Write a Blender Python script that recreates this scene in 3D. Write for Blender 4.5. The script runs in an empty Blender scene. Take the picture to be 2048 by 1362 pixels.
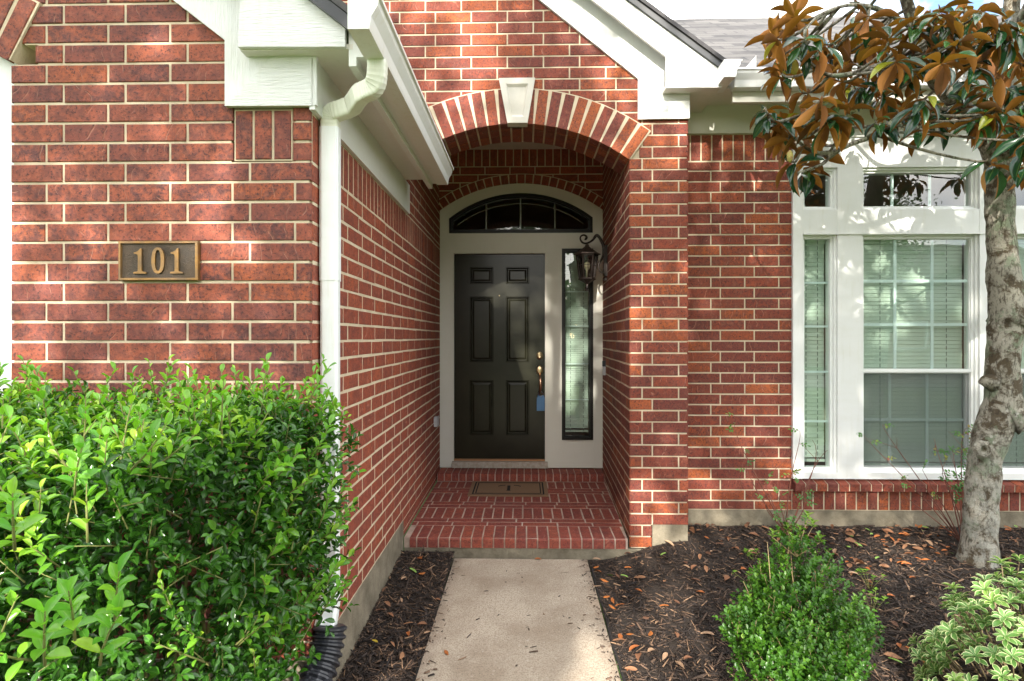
import bpy, math, random
import numpy as np
from mathutils import Vector, Matrix, noise as mnoise
random.seed(7); rng = np.random.default_rng(7)
S = bpy.context.scene; COL = S.collection
PI = math.pi; R_ = math.radians
# ------------------------------------------------------------------ camera, world, sun, exposure
F, CX, HZ, H = 1140.0, 1024.0, 675.0, 1.54
A = math.atan(26/F); SA, CA = math.sin(A), math.cos(A)
cam = bpy.data.cameras.new('camera'); co = bpy.data.objects.new('camera', cam); COL.objects.link(co)
co.location = (0, 0, H); co.rotation_euler = (PI/2, 0, A)
cam.sensor_width = 36; cam.lens = F/2048*36; cam.shift_y = -6/2048
cam.clip_start = .05; cam.clip_end = 3000
S.camera = co
SUN_EL, SUN_AZ = R_(25), R_(8)          # sun stands behind the camera, a little to the left
W = bpy.data.worlds.new('World'); S.world = W; W.use_nodes = True
nt = W.node_tree; nt.nodes.clear()
out = nt.nodes.new('ShaderNodeOutputWorld'); bg = nt.nodes.new('ShaderNodeBackground')
sky = nt.nodes.new('ShaderNodeTexSky'); sky.sky_type = 'NISHITA'; sky.sun_disc = False
sky.sun_elevation = SUN_EL; sky.sun_rotation = PI + SUN_AZ; sky.dust_density = .6; sky.ozone_density = 1.0
tc = nt.nodes.new('ShaderNodeTexCoord'); no = nt.nodes.new('ShaderNodeTexNoise')
no.inputs['Scale'].default_value = 2.6; no.inputs['Detail'].default_value = 7; no.inputs['Roughness'].default_value = .58
rp = nt.nodes.new('ShaderNodeValToRGB'); rp.color_ramp.elements[0].position = .40; rp.color_ramp.elements[1].position = .58
mx = nt.nodes.new('ShaderNodeMix'); mx.data_type = 'RGBA'
nt.links.new(tc.outputs['Generated'], no.inputs['Vector']); nt.links.new(no.outputs['Fac'], rp.inputs['Fac'])
nt.links.new(rp.outputs['Color'], mx.inputs['Factor']); nt.links.new(sky.outputs['Color'], mx.inputs['A'])
mx.inputs['B'].default_value = (14.0, 13.6, 12.9, 1)
nt.links.new(mx.outputs['Result'], bg.inputs['Color']); bg.inputs['Strength'].default_value = .15
nt.links.new(bg.outputs[0], out.inputs[0])
sl = bpy.data.lights.new('sun', 'SUN'); so = bpy.data.objects.new('sun', sl); COL.objects.link(so)
sl.energy = 4.6; sl.angle = R_(.53); sl.color = (1, .93, .82)
sd = Vector((math.sin(SUN_AZ)*math.cos(SUN_EL), math.cos(SUN_AZ)*math.cos(SUN_EL), -math.sin(SUN_EL)))
so.rotation_euler = sd.to_track_quat('-Z', 'Y').to_euler(); so.location = (-2, -8, 8)
S.view_settings.view_transform = 'Standard'; S.view_settings.look = 'None'
S.view_settings.exposure = 1.42; S.view_settings.gamma = 1
S.cycles.max_bounces = 8; S.cycles.transparent_max_bounces = 12; S.cycles.use_denoising = True
S.cycles.sample_clamp_indirect = 6; S.cycles.caustics_reflective = False; S.cycles.caustics_refractive = False

# ------------------------------------------------------------------ measuring helpers (photo pixel + known depth -> metres)
def X(px, Y):
    u = (px-CX)/F; return Y*(u*CA-SA)/(u*SA+CA)
def Z(py, Y, px=1050):
    u = (px-CX)/F; return H-(py-HZ)/F*Y/(u*SA+CA)
def P(px, py, Y): return Vector((X(px, Y), Y, Z(py, Y, px)))
YF, YA, YW, YD = 2.263, 4.009, 4.338, 5.815     # planes: garage facade, entry arch, window wall, door wall

# ------------------------------------------------------------------ materials
MATS = {}
class NB:
    def __init__(s, name):
        s.m = bpy.data.materials.new(name); s.m.use_nodes = True; s.t = s.m.node_tree; s.n = s.t.nodes; s.n.clear()
        s.o = s.n.new('ShaderNodeOutputMaterial'); s.p = s.n.new('ShaderNodeBsdfPrincipled'); s.t.links.new(s.p.outputs[0], s.o.inputs[0])
        MATS[name] = s.m
    def node(s, k, **kw):
        nd = s.n.new('ShaderNode'+k)
        for a, b in kw.items(): setattr(nd, a, b)
        return nd
    def L(s, a, b): s.t.links.new(a, b)
    def coord(s, scale=(1, 1, 1), rnd=False, kind='Object'):
        t = s.node('TexCoord'); mp = s.node('Mapping'); mp.inputs['Scale'].default_value = scale
        s.L(t.outputs[kind], mp.inputs[0])
        if rnd:
            at = s.attr('rnd'); mu = s.node('Math', operation='MULTIPLY'); mu.inputs[1].default_value = 91.7; s.L(at, mu.inputs[0])
            cb = s.node('CombineXYZ'); s.L(mu.outputs[0], cb.inputs[0]); s.L(mu.outputs[0], cb.inputs[2]); s.L(mu.outputs[0], cb.inputs[1])
            s.L(cb.outputs[0], mp.inputs['Location'])
        return mp.outputs[0]
    def attr(s, nm):
        a = s.node('Attribute'); a.attribute_name = nm; return a.outputs['Fac']
    def noise(s, vec, scale, detail=5, rough=.55, dist=0):
        x = s.node('TexNoise'); x.inputs['Scale'].default_value = scale; x.inputs['Detail'].default_value = detail
        x.inputs['Roughness'].default_value = rough; x.inputs['Distortion'].default_value = dist; s.L(vec, x.inputs['Vector']); return x.outputs['Fac']
    def ramp(s, fac, stops):
        r = s.node('ValToRGB'); e = r.color_ramp.elements
        while len(e) < len(stops): e.new(.5)
        for i, (p_, c) in enumerate(stops):
            e[i].position = p_; e[i].color = (c, c, c, 1) if not hasattr(c, '__len__') else (*c, 1)
        s.L(fac, r.inputs[0]); return r.outputs['Color']
    def mix(s, fac, a, b, blend='MIX'):
        m = s.node('Mix', data_type='RGBA', blend_type=blend)
        for k, v in (('Factor', fac), ('A', a), ('B', b)):
            if hasattr(v, 'default_value') or hasattr(v, 'is_output'): s.L(v, m.inputs[k])
            elif hasattr(v, '__len__'): m.inputs[k].default_value = (*v, 1)
            else: m.inputs[k].default_value = v
        return m.outputs['Result']
    def math(s, op, a, b=None):
        m = s.node('Math', operation=op)
        for i, v in enumerate((a, b)):
            if v is None: continue
            if hasattr(v, 'is_output'): s.L(v, m.inputs[i])
            else: m.inputs[i].default_value = v
        return m.outputs[0]
    def bump(s, h, strength=.3, dist=.01):
        b = s.node('Bump'); b.inputs['Strength'].default_value = strength; b.inputs['Distance'].default_value = dist
        s.L(h, b.inputs['Height']); s.L(b.outputs[0], s.p.inputs['Normal'])
    def base(s, c):
        if hasattr(c, 'is_output'): s.L(c, s.p.inputs['Base Color'])
        else: s.p.inputs['Base Color'].default_value = (*c, 1)
    def rough(s, r):
        if hasattr(r, 'is_output'): s.L(r, s.p.inputs['Roughness'])
        else: s.p.inputs['Roughness'].default_value = r

def brick_mat(name, stops, dark, dark_amt=.75, msc=16):
    b = NB(name); v = b.coord(rnd=True)
    basec = b.ramp(b.attr('rnd'), stops)
    m1 = b.noise(v, msc, 9, .72, .35); m2 = b.noise(v, 95, 5, .75)
    f1 = b.ramp(m1, [(.42, 0), (.57, dark_amt)]); f2 = b.ramp(m2, [(.54, 0), (.60, .85)])
    hs = b.math('FRACT', b.math('MULTIPLY', b.attr('rnd'), 17.3)); f1 = b.math('MULTIPLY', f1, b.math('ADD', b.math('MULTIPLY', hs, .6), .55))
    c = b.mix(f1, basec, dark); c = b.mix(f2, c, tuple(x*.5 for x in dark))
    li = b.ramp(b.noise(v, 30, 5, .6), [(.52, 0), (.72, .30)]); c = b.mix(li, c, (.50, .17, .095))
    w = b.node('TexWave'); w.inputs['Scale'].default_value = 6; w.inputs['Distortion'].default_value = 14; w.inputs['Detail'].default_value = 2
    w.inputs['Detail Scale'].default_value = .8; b.L(v, w.inputs['Vector'])
    scr = b.ramp(w.outputs['Fac'], [(.0, 1), (.03, 0)]); gate = b.ramp(b.noise(v, 12, 2), [(.54, 0), (.62, 1)])
    scr = b.math('MULTIPLY', scr, gate)
    c = b.mix(b.math('MULTIPLY', scr, .42), c, (.48, .22, .15))
    b.base(c); b.rough(.82)
    h = b.math('ADD', b.math('MULTIPLY', m2, .6), b.math('MULTIPLY', m1, .8)); h = b.math('SUBTRACT', h, b.math('MULTIPLY', scr, .6))
    b.bump(h, .9, .006); return b.m
brick_mat('brick_red', [(0, (.27, .054, .023)), (.3, (.215, .044, .023)), (.55, (.165, .037, .024)), (.8, (.29, .062, .022)), (1, (.37, .092, .024))], (.085, .024, .021), .72, 30)
brick_mat('brick_mottled', [(0, (.32, .080, .038)), (.4, (.27, .068, .038)), (.7, (.20, .052, .036)), (1, (.35, .085, .030))], (.085, .030, .029), .82, 26)
brick_mat('brick_side', [(0, (.29, .060, .027)), (.5, (.24, .050, .026)), (1, (.33, .072, .028))], (.13, .034, .025), .6)
brick_mat('brick_floor', [(0, (.28, .058, .036)), (.5, (.23, .048, .033)), (1, (.32, .072, .038))], (.14, .038, .034), .6)
b = NB('mortar'); v = b.coord(); c = b.mix(b.noise(v, 9, 5), (.48, .39, .27), (.68, .58, .43)); c = b.mix(b.ramp(b.noise(v, 3, 7, .7), [(.50, 0), (.70, .6)]), c, (.33, .25, .17)); b.base(c); b.rough(.95); b.bump(b.noise(v, 130, 4, .7), .8, .004)
b = NB('mortar_floor'); v = b.coord(); c = b.mix(b.ramp(b.noise(v, 5, 6, .65), [(.35, 0), (.65, 1)]), (.30, .21, .165), (.52, .41, .33)); b.base(c); b.rough(.95); b.bump(b.noise(v, 130, 4, .7), .8, .004)
def white(name, col=(.72, .73, .72), grain=0, dirt=.25, rough=.45):
    b = NB(name); v = b.coord()
    d = b.math('ADD', b.ramp(b.noise(b.coord((1.5, 1.5, 4)), 2.2, 6, .65), [(.45, 0), (.8, dirt)]), b.ramp(b.noise(b.coord((14, 14, 1.6)), 2.0, 6, .7), [(.54, 0), (.78, dirt*1.6)]))
    c = b.mix(d, col, (.58, .57, .47)); b.base(c); b.rough(rough)
    if grain:
        w = b.noise(b.coord((6, 6, 90) if grain == 1 else (90, 6, 6)), 2.2, 5, .6, .6); b.bump(w, 1.0, .006)
    else: b.bump(b.noise(v, 60, 4), .12, .002)
    return b.m
white('white_paint'); white('white_grain', grain=1); white('white_grain_upright', grain=2)
white('cream_paint', (.66, .65, .58)); white('soffit_paint', (.70, .67, .62), dirt=.4); white('gutter_paint', (.74, .745, .74), dirt=.35, rough=.3)
white('vinyl', (.80, .82, .81), dirt=.1, rough=.3); white('downspout_paint', (.80, .83, .84), dirt=.2, rough=.35); white('elbow_paint', (.72, .735, .64), dirt=.5, rough=.4)
def simple(name, col, rough=.5, metal=0, nscale=0, ncol=None, bump=0, bscale=40, **kw):
    b = NB(name); v = b.coord()
    if nscale: b.base(b.mix(b.ramp(b.noise(v, nscale, 5), [(.35, 0), (.65, 1)]), col, ncol))
    else: b.base(col)
    b.rough(rough); b.p.inputs['Metallic'].default_value = metal
    if bump: b.bump(b.noise(v, bscale, 4, .6), bump, .004)
    for k, q in kw.items(): b.p.inputs[k.replace('_', ' ')].default_value = q
    return b.m
simple('door_paint', (.012, .012, .007), .24, nscale=3, ncol=(.018, .018, .010), bump=.05, bscale=90, Specular_IOR_Level=.3)
simple('black_frame', (.010, .009, .008), .4, Specular_IOR_Level=.25)
simple('iron', (.018, .015, .014), .42, .4, nscale=25, ncol=(.05, .035, .028))
simple('roof_iron', (.10, .07, .058), .55, .3, nscale=25, ncol=(.05, .035, .03))
simple('brass', (.62, .50, .30), .3, 1, nscale=20, ncol=(.50, .40, .25)); simple('bronze_grip', (.42, .25, .17), .3, 1)
simple('lock_blue', (.075, .20, .40), .38); simple('steel', (.5, .5, .5), .3, 1)
simple('bronze_dark', (.045, .035, .026), .42, .5, nscale=14, ncol=(.075, .05, .03), bump=.8, bscale=260)
simple('bronze_light', (.30, .16, .045), .42, .55, nscale=16, ncol=(.17, .11, .06), bump=.3, bscale=120)
simple('threshold', (.30, .25, .20), .5, nscale=30, ncol=(.42, .38, .33)); simple('oak_strip', (.36, .17, .07), .5)
simple('black_plastic', (.012, .014, .02), .42, nscale=8, ncol=(.03, .032, .04)); simple('grey_plastic', (.45, .46, .47), .35)
simple('drip_metal', (.035, .037, .042), .35)
simple('interior', (.35, .33, .29), .9); simple('interior_floor', (.18, .12, .08), .7)
simple('rubber_edge', (.015, .013, .012), .8)
b = NB('concrete_foundation'); v = b.coord(); c = b.mix(b.ramp(b.noise(v, 6, 7, .65), [(.35, 0), (.65, 1)]), (.27, .235, .17), (.13, .11, .075)); c = b.mix(b.ramp(b.noise(v, 90, 3, .6), [(.55, 0), (.7, .6)]), c, (.16, .14, .10)); b.base(c); b.rough(.92); b.bump(b.noise(v, 28, 7, .7), .7, .012)
b = NB('concrete_walk'); v = b.coord(); c = b.mix(b.ramp(b.noise(v, 2.6, 7, .62), [(.38, 0), (.64, 1)]), (.50, .43, .34), (.34, .275, .205)); c = b.mix(b.ramp(b.noise(v, 120, 3, .7), [(.50, 0), (.60, .75)]), c, (.22, .17, .125)); c = b.mix(b.ramp(b.noise(v, 55, 3, .6), [(.55, 0), (.62, .45)]), c, (.25, .19, .14)); c = b.mix(b.ramp(b.noise(v, 45, 4, .6), [(.6, 0), (.72, .55)]), c, (.60, .54, .46)); sx_ = b.node('SeparateXYZ'); b.L(v, sx_.inputs[0]); ex_ = b.math('ABSOLUTE', b.math('ADD', sx_.outputs[0], .031)); ed = b.math('ADD', ex_, b.math('MULTIPLY', b.noise(v, 7, 6, .7), .16)); c = b.mix(b.ramp(ed, [(.47, 0), (.56, .6)]), c, (.17, .12, .085)); sp3 = b.ramp(b.noise(v, 21, 3, .5), [(.70, 0), (.74, .7)]); c = b.mix(sp3, c, (.12, .085, .06)); b.base(c); b.rough(.9); b.bump(b.noise(v, 110, 5, .7), .7, .005)
b = NB('shingles'); t = b.coord((1, 1, 1)); br = b.node('TexBrick'); br.inputs['Scale'].default_value = 1; br.inputs['Brick Width'].default_value = .30; br.inputs['Row Height'].default_value = .13; br.inputs['Mortar Size'].default_value = .013; br.inputs['Mortar Smooth'].default_value = .3
br.inputs['Color1'].default_value = (.13, .125, .12, 1); br.inputs['Color2'].default_value = (.022, .021, .024, 1); br.inputs['Mortar'].default_value = (.035, .035, .04, 1)
sp = b.node('SeparateXYZ'); b.L(t, sp.inputs[0]); cb = b.node('CombineXYZ'); b.L(sp.outputs[0], cb.inputs[0]); b.L(sp.outputs[1], cb.inputs[1]); wob = b.noise(b.coord((3, 9, 9)), 2, 4); b.L(b.math('ADD', sp.outputs[1], b.math('MULTIPLY', wob, .05)), cb.inputs[1]); b.L(cb.outputs[0], br.inputs['Vector'])
c = b.mix(b.ramp(b.noise(t, 3, 6, .7), [(.4, 0), (.65, .7)]), br.outputs['Color'], (.105, .10, .10)); c = b.mix(b.ramp(b.noise(t, 160, 2), [(.45, 0), (.6, .5)]), c, (.05, .048, .05)); b.base(c); b.rough(.95); b.bump(br.outputs['Fac'], -.8, .02)
b = NB('mat_coir'); v = b.coord(); b.base(b.mix(b.noise(v, 160, 4, .7), (.20, .11, .055), (.30, .19, .11))); b.rough(1); b.bump(b.noise(v, 380, 3), .9, .008)
simple('mat_black', (.012, .010, .009), 1)
b = NB('soil'); v = b.coord(); b.base(b.mix(b.noise(v, 40, 6, .7), (.018, .013, .010), (.05, .034, .024))); b.rough(1); b.bump(b.noise(v, 60, 6, .7), 1, .02)
b = NB('mulch'); b.base(b.ramp(b.attr('rnd'), [(0, (.018, .013, .012)), (.3, (.038, .027, .022)), (.6, (.075, .050, .036)), (.85, (.15, .092, .06)), (1, (.32, .20, .12))])); b.rough(.85)
b = NB('lawn'); v = b.coord(); b.base(b.mix(b.noise(v, 14, 6), (.06, .13, .02), (.13, .22, .05))); b.rough(1); b.bump(b.noise(v, 120, 3), 1, .02)
simple('asphalt', (.12, .115, .11), .95, nscale=3, ncol=(.16, .15, .14)); simple('neighbour_brick', (.26, .12, .08), .9, nscale=4, ncol=(.2, .09, .06)); simple('neighbour_roof', (.10, .09, .085), .95, nscale=6, ncol=(.15, .13, .12))
def glass(name, tint, ior=1.5, rough=0.0):
    b = NB(name); b.n.remove(b.p)
    tr = b.node('BsdfTransparent'); tr.inputs[0].default_value = (*tint, 1); gl = b.node('BsdfGlossy'); gl.inputs['Roughness'].default_value = rough
    fr = b.node('Fresnel'); fr.inputs[0].default_value = ior; ms = b.node('MixShader')
    v = b.coord(); bp = b.node('Bump'); bp.inputs['Strength'].default_value = .05; bp.inputs['Distance'].default_value = .02; b.L(b.noise(v, 2.5, 1), bp.inputs['Height']); b.L(bp.outputs[0], gl.inputs['Normal'])
    g = b.node('NewGeometry'); b.L(b.math('MULTIPLY', b.math('MULTIPLY', fr.outputs[0], 2.3), b.math('SUBTRACT', 1.0, g.outputs['Backfacing'])), ms.inputs[0]); b.L(tr.outputs[0], ms.inputs[1]); b.L(gl.outputs[0], ms.inputs[2]); b.L(ms.outputs[0], b.o.inputs[0])
glass('glass', (.93, .97, .94), 1.6); glass('glass_clear', (.80, .80, .78), 1.5)
glass('smoked_glass', (.45, .45, .42), 1.5)
b = NB('blind'); v = b.coord(); b.base((.50, .57, .51)); b.rough(.55); b.p.inputs['Subsurface Weight'].default_value = 0
simple('cord', (.20, .23, .21), .8)
simple('muntin', (.74, .83, .87), .4)
b = NB('screen'); b.n.remove(b.p); tr = b.node('BsdfTransparent'); df = b.node('BsdfDiffuse'); df.inputs[0].default_value = (.13, .145, .14, 1); ms = b.node('MixShader'); ms.inputs[0].default_value = .28; b.L(tr.outputs[0], ms.inputs[1]); b.L(df.outputs[0], ms.inputs[2]); b.L(ms.outputs[0], b.o.inputs[0])
simple('bulb', (.75, .70, .50), .3)
# bark with lichen
b = NB('bark'); v = b.coord(); n1 = b.noise(v, 11, 8, .68, .5)
c = b.mix(b.ramp(n1, [(.44, 0), (.53, 1)]), (.085, .062, .034), (.38, .355, .29)); c = b.mix(b.ramp(b.noise(v, 8, 6, .65), [(.53, 0), (.60, .8)]), c, (.20, .25, .16))
vo = b.node('TexVoronoi'); vo.inputs['Scale'].default_value = 26; b.L(v, vo.inputs['Vector']); sp2 = b.ramp(vo.outputs['Distance'], [(.20, 1), (.27, 0)]); gate = b.ramp(b.noise(v, 6, 3), [(.48, 0), (.55, 1)])
c = b.mix(b.math('MULTIPLY', sp2, gate), c, (.46, .44, .38)); c = b.mix(b.ramp(b.noise(b.coord((1, 1, .35)), 55, 6, .75), [(.50, 0), (.62, .85)]), c, (.05, .037, .022)); sz_ = b.node('SeparateXYZ'); b.L(v, sz_.inputs[0]); lo_ = b.math('MULTIPLY', b.ramp(sz_.outputs[2], [(.25, 1), (1.0, .0)]), b.ramp(b.noise(v, 15, 6, .7), [(.46, 0), (.56, .6)])); c = b.mix(lo_, c, (.42, .42, .37)); b.base(c); b.rough(.9); b.bump(b.noise(b.coord((1, 1, .5)), 60, 8, .75), 1.0, .02)
simple('twig', (.20, .15, .08), .9, nscale=20, ncol=(.12, .085, .045)); simple('twig_green', (.16, .17, .05), .8); simple('twig_red', (.16, .06, .04), .8); simple('twig_tan', (.32, .24, .12), .85)
def leafmat(name, stops, back=None, rough=.3, transl=.25, edge=None, spec=.5, rib=None):
    b = NB(name); c = b.ramp(b.attr('rnd'), stops)
    v = b.coord(); c = b.mix(b.ramp(b.noise(v, 50, 3), [(.35, 0), (.8, .35)]), c, tuple(x*.5 for x in stops[0][1]))
    if rib: c = b.mix(b.ramp(b.attr('edge'), [(0, .8), (.12, 0)]), c, rib)
    if edge: c = b.mix(b.ramp(b.attr('edge'), [(.74, 0), (.84, 1)]), c, edge)
    if back:
        g = b.node('NewGeometry'); cb_ = b.ramp(b.attr('rnd'), back); c = b.mix(g.outputs['Backfacing'], c, cb_)
        b.L(b.math('ADD', b.math('MULTIPLY', g.outputs['Backfacing'], .6), rough), b.p.inputs['Roughness'])
    else: b.rough(rough)
    b.base(c); b.p.inputs['Specular IOR Level'].default_value = spec
    if transl:
        tl = b.node('BsdfTranslucent'); tcx = b.mix(1.0, c, (1.5, 1.7, .7), 'MULTIPLY'); b.L(tcx, tl.inputs[0])
        ms = b.node('MixShader'); ms.inputs[0].default_value = transl; b.L(b.p.outputs[0], ms.inputs[1]); b.L(tl.outputs[0], ms.inputs[2]); b.L(ms.outputs[0], b.o.inputs[0])
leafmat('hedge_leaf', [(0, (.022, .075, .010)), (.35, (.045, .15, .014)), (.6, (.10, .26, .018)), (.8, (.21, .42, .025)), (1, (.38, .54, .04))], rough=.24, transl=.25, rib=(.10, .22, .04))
leafmat('hedge_new_leaf', [(0, (.10, .32, .03)), (.6, (.20, .44, .03)), (1, (.38, .54, .05))], rough=.3, transl=.35, rib=(.25, .42, .10))
leafmat('box_leaf', [(0, (.030, .10, .010)), (.5, (.075, .20, .016)), (.85, (.14, .28, .025)), (1, (.24, .38, .05))], rough=.35, transl=.25)
leafmat('variegated_leaf', [(0, (.09, .20, .05)), (.6, (.16, .32, .08)), (1, (.30, .46, .09))], rough=.4, transl=.25, edge=(.62, .66, .36))
leafmat('rose_leaf', [(0, (.04, .13, .03)), (.7, (.10, .24, .05)), (.9, (.30, .28, .05)), (1, (.35, .07, .04))], rough=.45, transl=.3)
leafmat('magnolia_leaf', [(0, (.008, .035, .016)), (.6, (.016, .065, .022)), (.9, (.04, .14, .03)), (1, (.28, .30, .03))], back=[(0, (.13, .05, .012)), (.5, (.29, .11, .018)), (.85, (.42, .18, .03)), (1, (.42, .36, .06))], rough=.16, transl=.12, rib=(.10, .18, .05))
leafmat('oak_leaf', [(0, (.025, .06, .012)), (.6, (.045, .10, .02)), (1, (.08, .16, .03))], rough=.6, transl=.3)
leafmat('fallen_tan', [(0, (.20, .085, .04)), (.5, (.28, .14, .07)), (1, (.40, .26, .16))], rough=.7, transl=0, rib=(.22, .11, .06))
leafmat('fallen_rust', [(0, (.33, .10, .025)), (1, (.42, .14, .03))], rough=.6, transl=0, rib=(.22, .07, .02))
leafmat('fallen_brown', [(0, (.09, .042, .025)), (1, (.14, .065, .035))], rough=.7, transl=0, rib=(.2, .1, .05))
leafmat('fallen_green', [(0, (.22, .38, .08)), (1, (.22, .38, .08))], rough=.5, transl=0, rib=(.35, .45, .15))
leafmat('fallen_yellow', [(0, (.50, .36, .03)), (1, (.50, .36, .03))], rough=.5, transl=0, rib=(.5, .4, .1))
simple('seed_cone', (.35, .38, .08), .7, nscale=90, ncol=(.25, .12, .05), bump=1, bscale=90)
simple('berry', (.12, .20, .04), .4)
def M(n): return MATS[n]

# ------------------------------------------------------------------ mesh helpers
class MB:
    def __init__(s): s.v = []; s.f = []; s.r = []
    def add(s, vs, fs, r=.5):
        n = len(s.v); s.v += [tuple(q) for q in vs]; s.f += [tuple(i+n for i in f) for f in fs]; s.r += [r]*len(fs)
    def hexa(s, q, r=.5):   # q: 8 corners, bottom 4 ccw then top 4
        s.add(q, [(0, 3, 2, 1), (4, 5, 6, 7), (0, 1, 5, 4), (1, 2, 6, 5), (2, 3, 7, 6), (3, 0, 4, 7)], r)
    def box(s, x0, x1, y0, y1, z0, z1, r=.5):
        s.hexa([(x0, y0, z0), (x1, y0, z0), (x1, y1, z0), (x0, y1, z0), (x0, y0, z1), (x1, y0, z1), (x1, y1, z1), (x0, y1, z1)], r)
    def cbox(s, x0, x1, y0, y1, z0, z1, c=.003, r=.5):  # box with softened front (-Y) edges
        s.add([(x0+c, y0, z0+c), (x1-c, y0, z0+c), (x1-c, y0, z1-c), (x0+c, y0, z1-c), (x0, y0+c, z0), (x1, y0+c, z0), (x1, y0+c, z1), (x0, y0+c, z1), (x0, y1, z0), (x1, y1, z0), (x1, y1, z1), (x0, y1, z1)],
              [(0, 1, 2, 3), (4, 5, 1, 0), (5, 6, 2, 1), (6, 7, 3, 2), (7, 4, 0, 3), (8, 9, 5, 4), (9, 10, 6, 5), (10, 11, 7, 6), (11, 8, 4, 7), (9, 8, 11, 10)], r)
    def prism(s, pts, fr, d0, d1, r=.5):   # polygon in frame (u,v) extruded from w=d0 to w=d1
        n = len(pts); O, U, V, N = fr
        vs = [O+U*u+V*v+N*d0 for u, v in pts]+[O+U*u+V*v+N*d1 for u, v in pts]
        s.add(vs, [tuple(range(n))[::-1], tuple(range(n, 2*n))]+[(i, (i+1) % n, n+(i+1) % n, n+i) for i in range(n)], r)
    def tube(s, pts, rad, k=8, r=.5, cap=True):
        pts = [Vector(p) for p in pts]; n = len(pts)
        if not hasattr(rad, '__len__'): rad = [rad]*n
        rings = []; up = None
        for i in range(n):
            t = (pts[min(i+1, n-1)]-pts[max(i-1, 0)]).normalized()
            if up is None: up = Vector((0, 0, 1)) if abs(t.z) < .9 else Vector((1, 0, 0))
            a = t.cross(up).normalized(); bb = a.cross(t).normalized(); up = bb
            rings.append([pts[i]+(a*math.cos(2*PI*j/k)+bb*math.sin(2*PI*j/k))*rad[i] for j in range(k)])
        vs = [q for g in rings for q in g]; fs = []
        for i in range(n-1):
            for j in range(k): fs.append((i*k+j, i*k+(j+1) % k, (i+1)*k+(j+1) % k, (i+1)*k+j))
        if cap: fs += [tuple(range(k))[::-1], tuple((n-1)*k+j for j in range(k))]
        s.add(vs, fs, r)
    def lathe(s, prof, c, k=20, r=.5, axis='z', sx=1, sy=1):
        vs = []; fs = []; c = Vector(c); n = len(prof)
        for rr, h in prof:
            for j in range(k):
                a = 2*PI*j/k; x, y = rr*math.cos(a)*sx, rr*math.sin(a)*sy
                vs.append(c+(Vector((x, y, h)) if axis == 'z' else Vector((x, -h, y)) if axis == 'y' else Vector((h, x, y))))
        for i in range(n-1):
            for j in range(k): fs.append((i*k+j, i*k+(j+1) % k, (i+1)*k+(j+1) % k, (i+1)*k+j))
        fs += [tuple(range(k))[::-1], tuple((n-1)*k+j for j in range(k))]; s.add(vs, fs, r)
def root_loc(p):
    while p.parent: p = p.parent
    return p.location
def link_mesh(name, me, mat, parent=None, loc=None, smooth=False):
    for m in ([mat] if not isinstance(mat, (list, tuple)) else mat): me.materials.append(M(m))
    o = bpy.data.objects.new(name, me); COL.objects.link(o)
    if parent: o.parent = parent
    elif loc is not None: o.location = loc
    if smooth: me.polygons.foreach_set('use_smooth', [True]*len(me.polygons))
    return o
def obj(name, mb, mat, parent=None, loc=None, smooth=False):
    off = Vector(root_loc(parent)) if parent else Vector(loc or (0, 0, 0))
    me = bpy.data.meshes.new(name); me.from_pydata([(q[0]-off.x, q[1]-off.y, q[2]-off.z) for q in mb.v], [], mb.f)
    at = me.attributes.new('rnd', 'FLOAT', 'FACE'); at.data.foreach_set('value', mb.r)
    me.update(); return link_mesh(name, me, mat, parent, loc, smooth)
def tag(o, label=None, cat=None, group=None, kind=None):
    for k, v in (('label', label), ('category', cat), ('group', group), ('kind', kind)):
        if v: o[k] = v
    return o
def thing(name, label, cat, loc, group=None):
    o = bpy.data.objects.new(name, None); COL.objects.link(o); o.location = loc; o.empty_display_size = .1
    return tag(o, label, cat, group)
def scatter(name, tv, tf, edge, Rm, T, rnd, mat, parent=None, loc=(0, 0, 0), smooth=True):
    off = np.array(root_loc(parent) if parent else loc); tv = np.array(tv, float); N = len(T); k = len(tv)
    V = np.einsum('nij,kj->nki', Rm, tv)+T[:, None, :]-off
    li = np.array([i for f in tf for i in f]); tot = np.array([len(f) for f in tf]); st = np.concatenate([[0], np.cumsum(tot)[:-1]])
    me = bpy.data.meshes.new(name); me.vertices.add(N*k); me.loops.add(N*len(li)); me.polygons.add(N*len(tf))
    me.vertices.foreach_set('co', V.astype(np.float32).ravel())
    me.loops.foreach_set('vertex_index', (li[None]+np.arange(N)[:, None]*k).astype(np.int32).ravel())
    me.polygons.foreach_set('loop_start', (st[None]+np.arange(N)[:, None]*len(li)).astype(np.int32).ravel())
    a = me.attributes.new('rnd', 'FLOAT', 'FACE'); a.data.foreach_set('value', np.repeat(rnd, len(tf)).astype(np.float32))
    if edge is not None:
        e = me.attributes.new('edge', 'FLOAT', 'POINT'); e.data.foreach_set('value', np.tile(np.array(edge, np.float32), N))
    me.update(calc_edges=True); me.validate()
    return link_mesh(name, me, mat, parent, None if parent else loc, smooth)
def leaf_template(fold=.25, curl=.15, widest=.5, seg=4, round_=1.0):
    v = [(0, 0, 0)]; e = [0.0]; f = []
    for i in range(1, seg):
        t = i/seg; tt = t**(math.log(.5)/math.log(widest)); w = .5*math.sin(PI*tt)**round_; z = -curl*t*t
        v += [(t, -w, z+fold*w), (t, 0, z), (t, w, z+fold*w)]; e += [1, 0, 1]
    v.append((1, 0, -curl)); e.append(1.0); last = len(v)-1
    f += [(0, 1, 2), (0, 2, 3)]
    for i in range(seg-2):
        a = 1+3*i; f += [(a, a+3, a+4, a+1), (a+1, a+4, a+5, a+2)]
    a = 1+3*(seg-2); f += [(a, last, a+1), (a+1, last, a+2)]
    return v, f, e
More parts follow.
